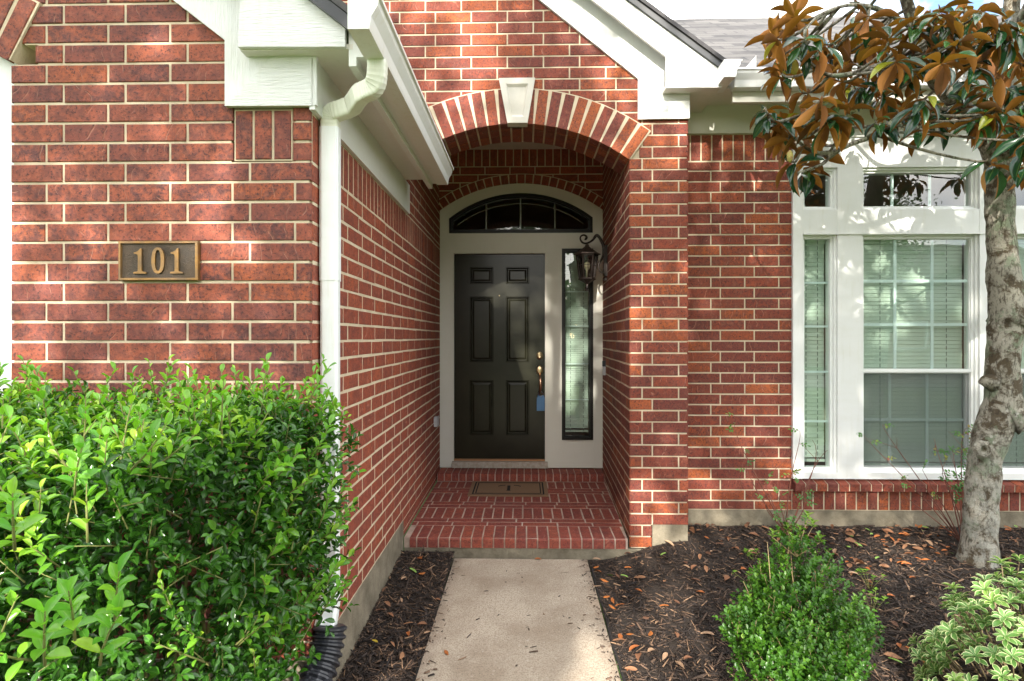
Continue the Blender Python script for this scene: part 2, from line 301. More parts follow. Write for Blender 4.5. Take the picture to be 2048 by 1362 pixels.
def frames(D, Nn, ln, wd):     # D leaf direction, Nn approximate normal -> matrices
    D = D/np.linalg.norm(D, axis=1, keepdims=True); B = np.cross(Nn, D); B /= np.linalg.norm(B, axis=1, keepdims=True)+1e-9; C = np.cross(D, B)
    return np.stack([D*ln[:, None], B*wd[:, None], C*ln[:, None]], axis=2)
def unit(n):
    q = rng.normal(size=(n, 3)); return q/np.linalg.norm(q, axis=1, keepdims=True)

# ------------------------------------------------------------------ brickwork
BL, BH, BJ = .254, .0803, .0105
def field(bm, mm, fr, u0, u1, v0, v1, rows, vbase, off=.28, ph=0.0, L=BL, Hc=BH, j=BJ, md=.0045, wb=0.0):
    """courses of brick on frame fr; rows(va,vb) gives the allowed u intervals of a course"""
    O, U, V, N = fr; k = math.floor((v0-vbase)/Hc)
    while vbase+k*Hc < v1-.001:
        a = max(vbase+k*Hc, v0); c = min(vbase+(k+1)*Hc, v1)
        if c-a < .012: k += 1; continue
        for (ia, ib) in rows(a, c):
            ia = max(ia, u0); ib = min(ib, u1)
            if ib-ia < .01: continue
            mm.prism([(ia+.009, a), (ib-.009, a), (ib-.009, c), (ia+.009, c)], fr, -.08, -md)
            s_ = ph+(off*L if k % 2 else 0); n0 = math.floor((ia-s_)/L)
            x = s_+n0*L
            while x < ib:
                xa, xb = max(x+j/2, ia), min(x+L-j/2, ib)
                if xa-ia < .032: xa = ia
                if ib-xb < .032: xb = ib
                if xb-xa > .020:
                    jt = random.uniform(-.0012, .0012); brick(bm, fr, xa, xb, a+j/2+jt, c-j/2+jt, wb)
                x += L
        k += 1
def brick(bm, fr, u0, u1, v0, v1, w=0.0, dep=.010, c=.0028):
    O, U, V, N = fr; r = random.random(); w += random.uniform(-.0008, .0012)
    q = lambda u, v, d: O+U*u+V*v+N*d
    e = [random.uniform(-.002, .002) for _ in range(8)]
    vs = [q(u0+c+e[0], v0+c+e[4], w), q(u1-c+e[1], v0+c+e[5], w), q(u1-c+e[2], v1-c+e[6], w), q(u0+c+e[3], v1-c+e[7], w),
          q(u0, v0, w-c), q(u1, v0, w-c), q(u1, v1, w-c), q(u0, v1, w-c), q(u0, v0, w-dep), q(u1, v0, w-dep), q(u1, v1, w-dep), q(u0, v1, w-dep)]
    bm.add(vs, [(0, 1, 2, 3), (4, 5, 1, 0), (5, 6, 2, 1), (6, 7, 3, 2), (7, 4, 0, 3), (8, 9, 5, 4), (9, 10, 6, 5), (10, 11, 7, 6), (11, 8, 4, 7)], r)
def soldiers(bm, mm, fr, u0, u1, v0, v1, ph=0.0, pitch=BH, j=BJ, w=0.0, md=.0045, wb=0.0):
    w += wb; mm.prism([(u0, v0), (u1, v0), (u1, v1), (u0, v1)], fr, -.08, -md+w-wb)
    x = u0+ph
    if ph > .02: brick(bm, fr, u0, x-j/2, v0+j/2, v1-j/2, w)
    while x < u1-.012:
        brick(bm, fr, x+j/2, min(x+pitch-j/2, u1), v0+j/2, v1-j/2, w, dep=.012+max(w, 0)); x += pitch
def ring(bm, mm, O, U, N, cu, cv, Ri, th, a0, a1, pitch, w=.004, gap=None, depth=.02, jw=.0105):
    """arch ring of brick-on-end; angles from the vertical"""
    Vv = Vector((0, 0, 1)); n = max(1, round((a1-a0)*Ri/pitch)); st = (a1-a0)/n
    for i in range(n):
        am = a0+(i+.5)*st
        d = U*math.sin(am)+Vv*math.cos(am); t = U*math.cos(am)-Vv*math.sin(am); C = O+U*cu+Vv*cv
        if gap and gap[0] < am < gap[1]: pass
        else: brick(bm, (C, t, d, N), -(pitch-jw)/2, (pitch-jw)/2, Ri, Ri+th-.002, w, dep=depth)
        for (ra, rb, wa, wb) in ((Ri+.006, Ri+th+.006, -.10, w-.004),):
            q = []
            for ww in (wa, wb):
                for (aa, rr) in ((am-st/2, ra), (am+st/2, ra), (am+st/2, rb), (am-st/2, rb)):
                    q.append(C+(U*math.sin(aa)+Vv*math.cos(aa))*rr+N*ww)
            mm.hexa(q)

house = thing('brick_house', 'red brick house with white trim and an arched entry porch', 'house', (0, 4.0, 0))
EX, EY, EZ = Vector((1, 0, 0)), Vector((0, 1, 0)), Vector((0, 0, 1))
def front(Y): return (Vector((0, Y, 0)), EX, EZ, -EY)
# --- garage facade (left) ---
bm, mm = MB(), MB(); fr = front(YF)
xr = X(622, YF); xo1 = X(22, YF); wopen = 2.44; xo0 = xo1-wopen; xl = xo0-.55
zF = lambda py: Z(py, YF, 350)
ang = math.atan2(63, 118); Ri = wopen/2/math.sin(ang); cuL = (xo0+xo1)/2; zspr = zF(121); cvL = zspr-Ri*math.cos(ang)
sold = (X(466, YF), X(586, YF), zF(322), zF(219))
rk_x0 = X(455, YF); rk_z0 = zF(85)
def rowsF(a, c):
    iv = [(xl, xr)]; vm = (a+c)/2
    top = rk_x0-(vm-rk_z0-.25)/.78
    def cut(iv, p, q):
        o = []
        for (s0, s1) in iv:
            if p > s0: o.append((s0, min(s1, p)))
            if q < s1: o.append((max(s0, q), s1))
        return [t for t in o if t[1]-t[0] > .005]
    if vm < cvL+Ri+.12:
        if vm < zspr: iv = cut(iv, xo0, xo1)
        else:
            hw = math.sqrt(max(0, (Ri+.12)**2-(vm-cvL)**2)); hw = min(hw, wopen/2+.10)
            iv = cut(iv, cuL-hw, cuL+hw)
    if vm > rk_z0+.25: iv = [(max(p, 2*cuL-top), min(q, top)) for p, q in iv if min(q, top)-max(p, 2*cuL-top) > .02]
    if sold[2] < vm < sold[3]: iv = cut(iv, sold[0], sold[1])
    return iv
field(bm, mm, fr, xl, xr, .24, 4.5, rowsF, zF(563.9), ph=xr+BJ/2-.28*BL)
soldiers(bm, mm, fr, sold[0]+.004, sold[1]-.004, sold[2], sold[3]-.002, pitch=(sold[1]-sold[0]-.008)/3)
ring(bm, mm, Vector((0, YF, 0)), EX, -EY, cuL, cvL, Ri, .262, -ang, ang, .0815, w=.012, depth=.03)
wl = obj('brick_wall', bm, 'brick_mottled', house); tag(wl, 'front garage wall of mottled red brick'); obj('mortar', mm, 'mortar', wl)
# --- porch side wall (left) ---
A0 = Vector((xr, YF, 0)); B0 = Vector((X(879, YD), YD+.02, 0)); Us = (B0-A0).normalized(); Ls = (B0-A0).length; Ns = Vector((Us.y, -Us.x, 0))
frS = (A0, Us, EZ, Ns); bm, mm = MB(), MB()
zfr = H+.905     # bottom of the frieze board
field(bm, mm, frS, .0105, Ls, .24, zfr-.20, lambda a, c: [(.0105, Ls)], zF(563.9), ph=.155, md=.0004, wb=.0009)
soldiers(bm, mm, frS, .0105, Ls, zfr-.20, zfr, pitch=BH, md=.0004, wb=.0009)
field(bm, mm, frS, .0105, Ls, zfr, 3.46, lambda a, c: [(.0105, Ls)] if c < zfr+.26 else [(YA-YF+.06, Ls)], zF(563.9), ph=.1, md=.0004, wb=.0009)
fb = MB()
field(bm, mm, frS, (YA-YF)+.02, Ls, .12, .24, lambda a, c: [((YA-YF)+.02, Ls)], zF(563.9), ph=.155)
wl = obj('brick_wall', bm, 'brick_side', house); tag(wl, 'side wall of plain red brick running back to the door'); obj('mortar', mm, 'mortar', wl)
# --- entry arch wall and pillar ---
bm, mm = MB(), MB(); fr = front(YA)
xp0, xp1 = X(1259, YA), X(1376.5, YA); cA = X(1033, YA); RA = 381/286.; zcA = Z(627, YA, 1033); aA = math.asin((xp0-cA)/RA)
zsprA = zcA+RA*math.cos(aA); xa0 = cA-(xp0-cA); apx = X(800, YA)
vbA = Z(568.5, YA, 1320); xfl = X(1305, YA)
rkr_x, rkr_z = X(1275, YA), Z(160, YA, 1275)
def rowsA(a, c):
    vm = (a+c)/2
    lo, hi = xa0-.5, xp1
    if vm > rkr_z+.22: hi = rkr_x-(vm-rkr_z-.22)/.79; lo = max(lo-1.6, 2*apx-hi)
    elif vm > 2.9: lo = xa0-2.0 if vm > 3.6 else xa0-.9
    if vm < .24: return [(xp0, xfl-.004)]
    if vm < zsprA: return [(xp0, xp1)]
    if vm < zcA+RA+.12:
        hw = math.sqrt((RA+.12)**2-(vm-zcA)**2); hw = min(hw, (xp0-cA)+.07)
        return [(lo, cA-hw), (cA+hw, hi)]
    return [(lo, hi)]
field(bm, mm, fr, -3.5, xp1, .055, 5.2, rowsA, vbA, ph=xp1+BJ/2-.28*BL)
wl = obj('brick_wall', bm, 'brick_red', house); tag(wl, 'entry gable wall and pillar of orange red brick'); obj('mortar', mm, 'mortar', wl)
bm, mm = MB(), MB()
ring(bm, mm, Vector((0, YA, 0)), EX, -EY, cA, zcA, RA, .247, -aA, aA, .079, w=.008, gap=(-.033, .033), depth=.092)
Vv = EZ; n = round(2*aA*RA/.079); st = 2*aA/n
for i in range(n):      # underside of the arch, three header rings deep
    am = -aA+(i+.5)*st; d = EX*math.sin(am)+EZ*math.cos(am); t = EX*math.cos(am)-EZ*math.sin(am); C = Vector((cA, YA, zcA))
    for (ya, yb) in ((.097, .122), (.132, .225), (.235, .37)):
        brick(bm, (C+d*RA, t, EY, -d), -.034, .034, ya, yb, 0, dep=.02)
    q = []
    for ww in (.05, .37):
        for (aa, rr) in ((am-st/2, RA+.006), (am+st/2, RA+.006), (am+st/2, RA+.3), (am-st/2, RA+.3)): q.append(C+(EX*math.sin(aa)+EZ*math.cos(aa))*rr+EY*ww)
    mm.hexa(q)
ar = obj('brick_arch', bm, 'brick_red', house); tag(ar, 'segmental arch of bricks on end over the porch'); obj('mortar', mm, 'mortar', ar)
ks = MB(); kt = [(X(998, YA), Z(160, YA, 1033)), (X(1015, YA), Z(249, YA, 1033)), (X(1055, YA), Z(249, YA, 1033)), (X(1070, YA), Z(160, YA, 1033))]
cx_ = sum(p[0] for p in kt)/4; cz_ = sum(p[1] for p in kt)/4
def sc(p, s, s2=None): return (cx_+(p[0]-cx_)*s, cz_+(p[1]-cz_)*(s2 or s))
vs = [(x, YA+.05, z) for x, z in kt]+[(x, YA-.035, z) for x, z in kt]+[(sc(p, .62, .74)[0], YA-.035, sc(p, .62, .74)[1]) for p in kt]+[(sc(p, .5, .62)[0], YA-.02, sc(p, .5, .62)[1]) for p in kt]
fs = [(0, 1, 2, 3)]+[(i, 4+i, 4+(i+1) % 4, (i+1) % 4) for i in range(4)]+[(4+i, 8+i, 8+(i+1) % 4, 4+(i+1) % 4) for i in range(4)]+[(8+i, 12+i, 12+(i+1) % 4, 8+(i+1) % 4) for i in range(4)]+[(12, 13, 14, 15)]
ks.add(vs, fs); simple('cast_stone', (.62, .59, .53), .8, nscale=5, ncol=(.52, .49, .42), bump=.3, bscale=90); obj('keystone', ks, 'cast_stone', house)
# --- porch right wall (pillar inner side) and pillar outer return ---
C0 = Vector((xp0, YA, 0)); D0 = Vector((X(1205.5, YD), YD+.02, 0)); Ur = (C0-D0).normalized(); Lr = (C0-D0).length; Nr = Vector((-abs(Ur.y), -Ur.x if Ur.y < 0 else Ur.x, 0)).normalized()
Nr = Vector((Ur.y, -Ur.x, 0)); Nr = Nr if Nr.x < 0 else -Nr
bm, mm = MB(), MB(); frR = (D0, Ur, EZ, Nr)
field(bm, mm, frR, 0, Lr-.0105, .12, 3.46, lambda a, c: [(0, Lr-.0105)], vbA, ph=.06, md=.0004, wb=.0009)
wl = obj('brick_wall', bm, 'brick_red', house); tag(wl, 'inner brick side of the entry pillar behind the lantern'); obj('mortar', mm, 'mortar', wl); bm, mm = MB(), MB()
frQ = (Vector((xp1, YA, 0)), EY, EZ, EX)
field(bm, mm, frQ, .0105, YW-YA, .24, 3.25, lambda a, c: [(.0105, YW-YA)], vbA, ph=.1)
wl = obj('brick_wall', bm, 'brick_red', house); tag(wl, 'narrow outer return of the entry pillar'); obj('mortar', mm, 'mortar', wl)
# --- wall above the door ---
bm, mm = MB(), MB(); YDB = YD-.03; fr = front(YDB); cD = X(1042, YD); RD = 273/196.; zcD = Z(641, YD); hD = X(1205, YD)-cD; aD = math.asin(hD/RD)
zs0, zs1 = Z(333, YDB), Z(287, YDB)
def rowsD(a, c):
    vm = (a+c)/2; lo, hi = X(878, YD), X(1206, YD)
    if vm < zcD+RD+.045:
        hw = min(math.sqrt(max(0, (RD+.045)**2-(vm-zcD)**2)), hD+.03); return [(lo-.02, cD-hw), (cD+hw, hi+.02)]
    return [(lo-.02, hi+.02)]
field(bm, mm, fr, -1, 1, Z(425, YD), zs0, rowsD, zs0, ph=.03)
soldiers(bm, mm, fr, X(876, YD), X(1208, YD), zs0, zs1+.012, ph=.05)
ring(bm, mm, Vector((0, YDB, 0)), EX, -EY, cD, zcD, RD+.002, .088, -aD-.03, aD+.03, .081, w=.008, depth=.06)
wl = obj('brick_wall', bm, 'brick_side', house); tag(wl, 'brick wall over the front door in porch shade'); obj('mortar', mm, 'mortar', wl)
# --- window wall ---
bm, mm = MB(), MB(); fr = front(YW); xw0, xw1 = xp1, X(1583.5, YW); zW = lambda py: Z(py, YW, 1750); zWl = lambda py: Z(py, YW, 1480)
ztopW = zWl(268)
field(bm, mm, fr, xw0, xw1, .24, zWl(322), lambda a, c: [(xw0, xw1)], zWl(575.4), ph=X(1422, YW))
soldiers(bm, mm, fr, xw0, xw1, zWl(322), ztopW, ph=.03)
xwE = X(2370, YW); zsillt = zW(957)
soldiers(bm, mm, fr, xw1, xwE, .24, zW(981)-.0, ph=.0)
field(bm, mm, fr, xwE, xwE+1.6, .24, ztopW, lambda a, c: [(xwE, xwE+1.6)], zWl(570))
nsl = int((xwE-xw1)/.0803)
for i in range(nsl):    # projecting sloped sill bricks
    x0 = xw1+i*.0803+.005; x1 = x0+.0698; y0 = YW-.055+random.uniform(-.001, .001); z0 = zW(981)+.004; z1 = z0+.058; z2 = zsillt+.0
    bm.add([(x0, y0+.004, z0), (x1, y0+.004, z0), (x1, YW+.04, z0), (x0, YW+.04, z0), (x0, y0, z1-.005), (x1, y0, z1-.005), (x0, y0+.006, z1), (x1, y0+.006, z1), (x1, YW+.04, z2), (x0, YW+.04, z2)],
           [(0, 3, 2, 1), (0, 1, 5, 4), (4, 5, 7, 6), (6, 7, 8, 9), (1, 2, 8, 7, 5), (0, 4, 6, 9, 3)], random.random())
    mm.add([(x1-.002, y0+.008, z0+.002), (x1+.0125, y0+.008, z0+.002), (x1+.0125, YW+.04, z0+.002), (x1-.002, YW+.04, z0+.002), (x1-.002, y0+.008, z1-.006), (x1+.0125, y0+.008, z1-.006), (x1+.0125, YW+.04, z2-.006), (x1-.002, YW+.04, z2-.006)],
           [(0, 3, 2, 1), (4, 5, 6, 7), (0, 1, 5, 4), (1, 2, 6, 5), (2, 3, 7, 6), (3, 0, 4, 7)])
wl = obj('brick_wall', bm, 'brick_red', house); tag(wl, 'brick wall between the entry pillar and the windows, with sill'); obj('mortar', mm, 'mortar', wl)

# --- foundation ---
mb = MB(); mb.box(xo1, xr-.012, YF+.004, YF+.3, -.3, .24)
mb.prism([(.02, 0), (YA-YF+.015, 0), (YA-YF+.015, .35), (.02, .35)], (A0+Vector((0, 0, -.11)), Us, EZ, Ns), -.25, .004)
mb.box(xfl, xp1-.002, YA+.003, YW+.05, -.3, .237); mb.box(xp1-.002, xwE+1.6, YW+.006, YW+.3, -.3, .238)
mb.box(xa0-.0, xfl-.003, YA-.004, YA+.3, -.3, .058)
obj('foundation', mb, 'concrete_foundation', house)
# --- porch floor ---
bm, mm = MB(), MB(); zfl = .13; yP = YA-.01; ySt = 5.57; xl_, xr_ = X(819, YA)+.004, xp0-.004
def xlim(y):
    t = (y-YA)/(YD-YA); return (A0+Us*((y-YF)/Us.y)).x+.012, xp0+(D0.x-xp0)*t-.012
mm.add([(xlim(yP)[0]+.0, yP+.007, .058), (xlim(yP)[1], yP+.007, .058), (xlim(ySt)[1]+.02, ySt+.2, .058), (xlim(ySt)[0]-.0, ySt+.2, .058), (xlim(yP)[0], yP+.007, zfl-.0015), (xlim(yP)[1], yP+.007, zfl-.0015), (xlim(ySt)[1]+.02, ySt+.2, zfl-.0015), (xlim(ySt)[0], ySt+.2, zfl-.0015)], [(0, 3, 2, 1), (4, 5, 6, 7), (0, 1, 5, 4), (1, 2, 6, 5), (2, 3, 7, 6), (3, 0, 4, 7)])
frT = (Vector((0, 0, zfl)), EX, EY, EZ)
def nose(bm, x0, x1, y0, y1, zb, zt, r):
    c = .012
    pr = [(y0, zb), (y0, zt-c), (y0+.004, zt-.004), (y0+c, zt), (y1, zt), (y1, zb)]
    n = len(pr); vs = [(x0, y, z) for y, z in pr]+[(x1, y, z) for y, z in pr]
    bm.add(vs, [tuple(range(n)), tuple(range(n, 2*n))[::-1]]+[(i, i+n, (i+1) % n+n, (i+1) % n) for i in range(n)], r)
x = xl_-.03
while x < xr_+.02:
    a, c = max(x+.005, xl_), min(x+.0725, xr_)
    if c-a > .015: nose(bm, a, c, yP+random.uniform(-.002, .002), yP+.262, .062, zfl+random.uniform(-.001, .001), random.random())
    x += .0775
y = yP+.267; seq = ['s', 's', 'h', 's', 's', 'h', 's', 's', 'h']; ri = 0
for q in seq:
    d = .086 if q == 's' else .275; y1 = min(y+d, ySt); lo, hi = xlim((y+y1)/2); pit = .265 if q == 's' else .079
    x = lo-random.uniform(.0, pit) if q == 's' else lo-.03
    while x < hi:
        a, c = max(x+.0045, lo), min(x+pit-.0055, hi)
        if c-a > .012: brick(bm, frT, a, c, y+.0045, y1-.0065, random.uniform(-.001, .001), dep=.03, c=.002)
        x += pit
    y = y1
zst = .206; x0, x1 = xlim(5.7); mm.box(x0, x1, ySt+.008, YD+.1, .1, zst-.006); n = 23
for i in range(n):
    a = x0+(x1-x0)*i/n; nose(bm, a+.005, a+(x1-x0)/n-.005, ySt+random.uniform(-.002, .002), YD+.0, zfl+.004, zst+random.uniform(-.001, .001), random.random())
pf = obj('porch_floor', bm, 'brick_floor', house); tag(pf, 'paved brick porch floor with a raised step at the door'); obj('mortar', mm, 'mortar_floor', pf)

# --- interior shell ---
mb = MB()
def room(x0, x1, y0, y1, z0, z1, open_front=True):
    mb.box(x0-.1, x0, y0, y1, z0, z1); mb.box(x1, x1+.1, y0, y1, z0, z1); mb.box(x0-.1, x1+.1, y1, y1+.1, z0, z1); mb.box(x0-.1, x1+.1, y0, y1, z1, z1+.1)
room(X(876, YD)-.0, 1.05, YD+.12, 9.5, .15, 3.35); room(1.25, 7.0, YW+.12, 9.5, .15, 3.27)
obj('interior_wall', mb, 'interior', house)
mb = MB(); mb.box(-1.2, 7.0, YD+.13, 9.5, .05, .148); mb.box(1.3, 7, YW+.12, YD+.12, .05, .147); obj('interior_floor', mb, 'interior_floor', house)
mb = MB(); mb.box(-1.0, .9, YA+.38, YD-.03, 3.45, 3.5); obj('porch_ceiling', mb, 'soffit_paint', house)

# --- door, surround, transom, sidelight ---
zd = lambda py: Z(py, YD)
xd = lambda px: X(px, YD)
mb = MB(); y0, y1 = YD-.012, YD+.09
tR = 231/196.; tcz = zd(436.5)-tR*math.cos(math.asin((xd(1184.5)-cD)/tR)); tl, tr_ = xd(899), xd(1184.5)
mb.box(xd(880), xd(903), y0, y1, zd(935), zd(498)); mb.box(xd(1096), xd(1123.5), y0, y1, zd(935), zd(498)); mb.box(xd(1186), xd(1205), y0, y1, zd(935), zd(498))
mb.box(xd(1123.5), xd(1186), y0+.006, y1, zd(935), zd(879)); mb.box(xd(880), xd(1205), y0, y1, zd(498), zd(466))
NS = 56; xs = [xd(880)+(xd(1205)-xd(880))*i/NS for i in range(NS+1)]
xs = sorted(set(xs+[tl, tr_]))
def ztop(x): return zcD+math.sqrt(RD**2-(x-cD)**2)+.004
def ztr(x): return tcz+math.sqrt(max(0, tR**2-(x-cD)**2))
for a, c in zip(xs[:-1], xs[1:]):
    if c-a < 1e-5: continue
    inn = a >= tl-1e-6 and c <= tr_+1e-6
    za, zc = (ztr(a), ztr(c)) if inn else (zd(466), zd(466))
    mb.hexa([(a, y0, za), (c, y0, zc), (c, y1, zc), (a, y1, za), (a, y0, ztop(a)), (c, y0, ztop(c)), (c, y1, ztop(c)), (a, y1, ztop(a))])
sur = obj('door_surround', mb, 'cream_paint', house)
mb = MB()   # brickmould casing and jamb
for (a, c, zz0, zz1) in ((903, 908, 928, 507), (1090, 1096, 928, 507)): mb.box(xd(a), xd(c), YD-.02, YD+.08, zd(zz0), zd(zz1))
mb.box(xd(903), xd(1096), YD-.02, YD+.08, zd(507), zd(498)); mb.box(xd(903)-.008, xd(1096)+.008, YD-.017, YD-.011, zd(498), zd(498)+.012)
obj('door_frame', mb, 'cream_paint', house)
mb = MB(); mb.box(xd(905), xd(1095), YD-.05, YD+.08, zd(934.5), zd(922)); obj('door_sill', mb, 'threshold', house)
mb = MB(); mb.box(xd(907), xd(1092), YD-.0, YD+.07, zd(922), zd(919)); obj('sill_strip', mb, 'oak_strip', house)
# transom frame
def archband(mb, inset0, inset1, yb0, yb1, nseg=40):
    L0, L1, R0, R1 = tl+inset0, tl+inset1, tr_-inset0, tr_-inset1; b0, b1 = zd(466)+inset0, zd(466)+inset1
    def path(ins, l, r, bz):
        ps = [(l, bz), (r, bz)]; rr = tR-ins
        for i in range(nseg+1):
            x = r+(l-r)*i/nseg; ps.append((x, tcz+math.sqrt(max(0, rr**2-(x-cD)**2))))
        return ps
    pa, pb = path(inset0, L0, R0, b0), path(inset1, L1, R1, b1); n = len(pa)
    for i in range(n):
        k = (i+1) % n
        mb.hexa([(pa[i][0], yb0, pa[i][1]), (pa[k][0], yb0, pa[k][1]), (pa[k][0], yb1, pa[k][1]), (pa[i][0], yb1, pa[i][1]), (pb[i][0], yb0, pb[i][1]), (pb[k][0], yb0, pb[k][1]), (pb[k][0], yb1, pb[k][1]), (pb[i][0], yb1, pb[i][1])])
mb = MB(); archband(mb, -.002, .026, YD-.022, YD+.05); archband(mb, .026, .038, YD+.0, YD+.05)
tw = obj('transom_window', mb, 'black_frame', house)
mb = MB(); pts = [(tl+.03, zd(466)+.03), (tr_-.03, zd(466)+.03)]
for i in range(31):
    x = tr_-.03+(tl-tr_+.06)*i/30; pts.append((x, tcz+math.sqrt((tR-.03)**2-(x-cD)**2)))
mb.prism(pts, front(YD+.03), -.004, 0); obj('pane', mb, 'glass_clear', tw)
mb = MB()
for px in (972, 1041, 1110): mb.box(xd(px)-.007, xd(px)+.007, YD+.036, YD+.046, zd(463), ztr(xd(px))-.035); obj('muntin', mb, 'muntin', tw); mb = MB()
pp = [Vector((x, YD+.041, tcz+math.sqrt((tR-.09)**2-(x-cD)**2))) for x in [xd(915)+(xd(1168)-xd(915))*i/24 for i in range(25)]]
mb.tube(pp, .0045, 6); obj('muntin', mb, 'muntin', tw)
# sidelight
def ringbox(mb, x0, x1, z0, z1, t, y0, y1):
    mb.box(x0, x0+t, y0, y1, z0, z1); mb.box(x1-t, x1, y0, y1, z0, z1); mb.box(x0+t, x1-t, y0, y1, z0, z0+t); mb.box(x0+t, x1-t, y0, y1, z1-t, z1)
mb = MB(); ringbox(mb, xd(1123.5), xd(1186), zd(879), zd(498), .028, YD-.022, YD+.05); ringbox(mb, xd(1123.5)+.028, xd(1186)-.028, zd(879)+.028, zd(498)-.028, .009, YD, YD+.05)
sw = obj('sidelight_window', mb, 'black_frame', house)
mb = MB(); mb.box(xd(1123.5)+.03, xd(1186)-.03, YD+.03, YD+.034, zd(879)+.03, zd(498)-.03); obj('pane', mb, 'glass', sw)
def blind(x0, x1, z0, z1, y, pitch, parent, cords, tilt=68):
    mb = MB(); z = z1-.03; w = pitch*1.3; ca, sa = math.cos(R_(tilt)), math.sin(R_(tilt))
    mb.box(x0, x1, y-.02, y+.03, z1-.03, z1)
    while z > z0+.03:
        a = R_(random.uniform(-3, 3)); c_, s_ = math.cos(R_(tilt)+a), math.sin(R_(tilt)+a)
        mb.hexa([(x0, y-w/2*c_, z-w/2*s_), (x1, y-w/2*c_, z-w/2*s_), (x1, y+w/2*c_+.002, z+w/2*s_), (x0, y+w/2*c_+.002, z+w/2*s_), (x0, y-w/2*c_-.002, z-w/2*s_+.002), (x1, y-w/2*c_-.002, z-w/2*s_+.002), (x1, y+w/2*c_, z+w/2*s_+.002), (x0, y+w/2*c_, z+w/2*s_+.002)]); z -= pitch
    mb.box(x0, x1, y-.015, y+.015, z0, z0+.02)
    o = obj('blind', mb, 'blind', parent)
    mb = MB()
    for cx in cords:
        z = z1
        while z > z0:
            mb.box(cx-.0025, cx+.0025, y-.028, y-.025, max(z-.03, z0), z); z -= .045
        obj('cord', mb, 'cord', parent); mb = MB()
    return o
blind(xd(1132), xd(1178), zd(866), zd(505), YD+.09, .022, sw, [xd(1142), xd(1168)])
mb = MB()
for py in (583, 652, 728, 800): mb = MB(); mb.box(xd(1131), xd(1178), YD+.045, YD+.05, zd(py)-.005, zd(py)+.005); obj('muntin', mb, 'muntin', sw)
# door slab with six panels
dx0, dx1, dz0, dz1 = xd(908), xd(1090), zd(919), zd(507); yS = YD+.03
pan = [(939, 986, 533, 567), (1011, 1058, 533, 567), (939, 986, 592.5, 724.5), (1011, 1058, 592.5, 724.5), (940, 987, 761, 871.5), (1012, 1059, 761, 871.5)]
mb = MB(); xsp = sorted({dx0, dx1, xd(939), xd(986.5), xd(1011.5), xd(1058.5)}); zsp = sorted({dz0, dz1}|{zd(k) for p in pan for k in p[2:]})
for i in range(len(xsp)-1):
    for j in range(len(zsp)-1):
        mx_, mz_ = (xsp[i]+xsp[i+1])/2, (zsp[j]+zsp[j+1])/2
        if any(xd(p[0])-.01 < mx_ < xd(p[1])+.01 and zd(p[3]) < mz_ < zd(p[2]) for p in pan): continue
        mb.add([(xsp[i], yS, zsp[j]), (xsp[i+1], yS, zsp[j]), (xsp[i+1], yS, zsp[j+1]), (xsp[i], yS, zsp[j+1])], [(0, 1, 2, 3)])
for ci, (ca_, cb_) in enumerate(((1, 2), (3, 4))):
    for p in pan:
        if (p[0] < 1000) != (ci == 0): continue
        x0, x1, z0, z1 = xsp[ca_], xsp[cb_], zd(p[3]), zd(p[2])
        prof = [(0, 0), (.004, -.006), (.009, -.006), (.013, .004), (.022, .014), (.028, .014), (.044, .006), (.046, .005)]
        rr = [[(x0+i_, yS+d, z0+i_), (x1-i_, yS+d, z0+i_), (x1-i_, yS+d, z1-i_), (x0+i_, yS+d, z1-i_)] for i_, d in prof]
        vs = [q for g in rr for q in g]; fs = []
        for a in range(len(prof)-1):
            for k in range(4): fs.append((a*4+k, a*4+(k+1) % 4, (a+1)*4+(k+1) % 4, (a+1)*4+k))
        a = (len(prof)-1)*4; fs.append((a, a+1, a+2, a+3)); mb.add(vs, fs)
mb.box(dx0, dx1, yS+.018, yS+.045, dz0, dz1)
door = obj('door', mb, 'door_paint', house); tag(door, 'dark olive black front door with six raised panels')
mb = MB(); mb.lathe([(.0, -.002), (.034, -.002), (.034, .006), (.026, .013), (.020, .014), (.019, .018), (.010, .019), (.009, .016), (.0, .016)][1:], (xd(1079.5), yS, zd(711.5)), 24, axis='y', sy=1.25); obj('deadbolt', mb, 'brass', door, smooth=True)
mb = MB(); mb.lathe([(.036, -.002), (.036, .006), (.030, .014), (.022, .017), (.001, .018)], (xd(1079.5), yS, zd(740)), 24, axis='y', sy=1.35); hb = obj('handle', mb, 'brass', door, smooth=True)
mb = MB(); gp = [(1079.5, 748, .012), (1080.5, 756, .05), (1081, 765, .062), (1081, 775, .060), (1080, 783, .045), (1079.5, 789, .02), (1079.5, 792, .0)]
mb.tube([Vector((xd(a), yS-c, zd(b_))) for a, b_, c in gp], [.009, .013, .017, .016, .011, .009, .012], 12); obj('grip', mb, 'bronze_grip', hb, smooth=True)
mb = MB(); mb.lathe([(.006, 0), (.006, .004), (.003, .005)], (xd(998.5), yS, zd(591)), 12, axis='y'); obj('peephole', mb, 'brass', door)
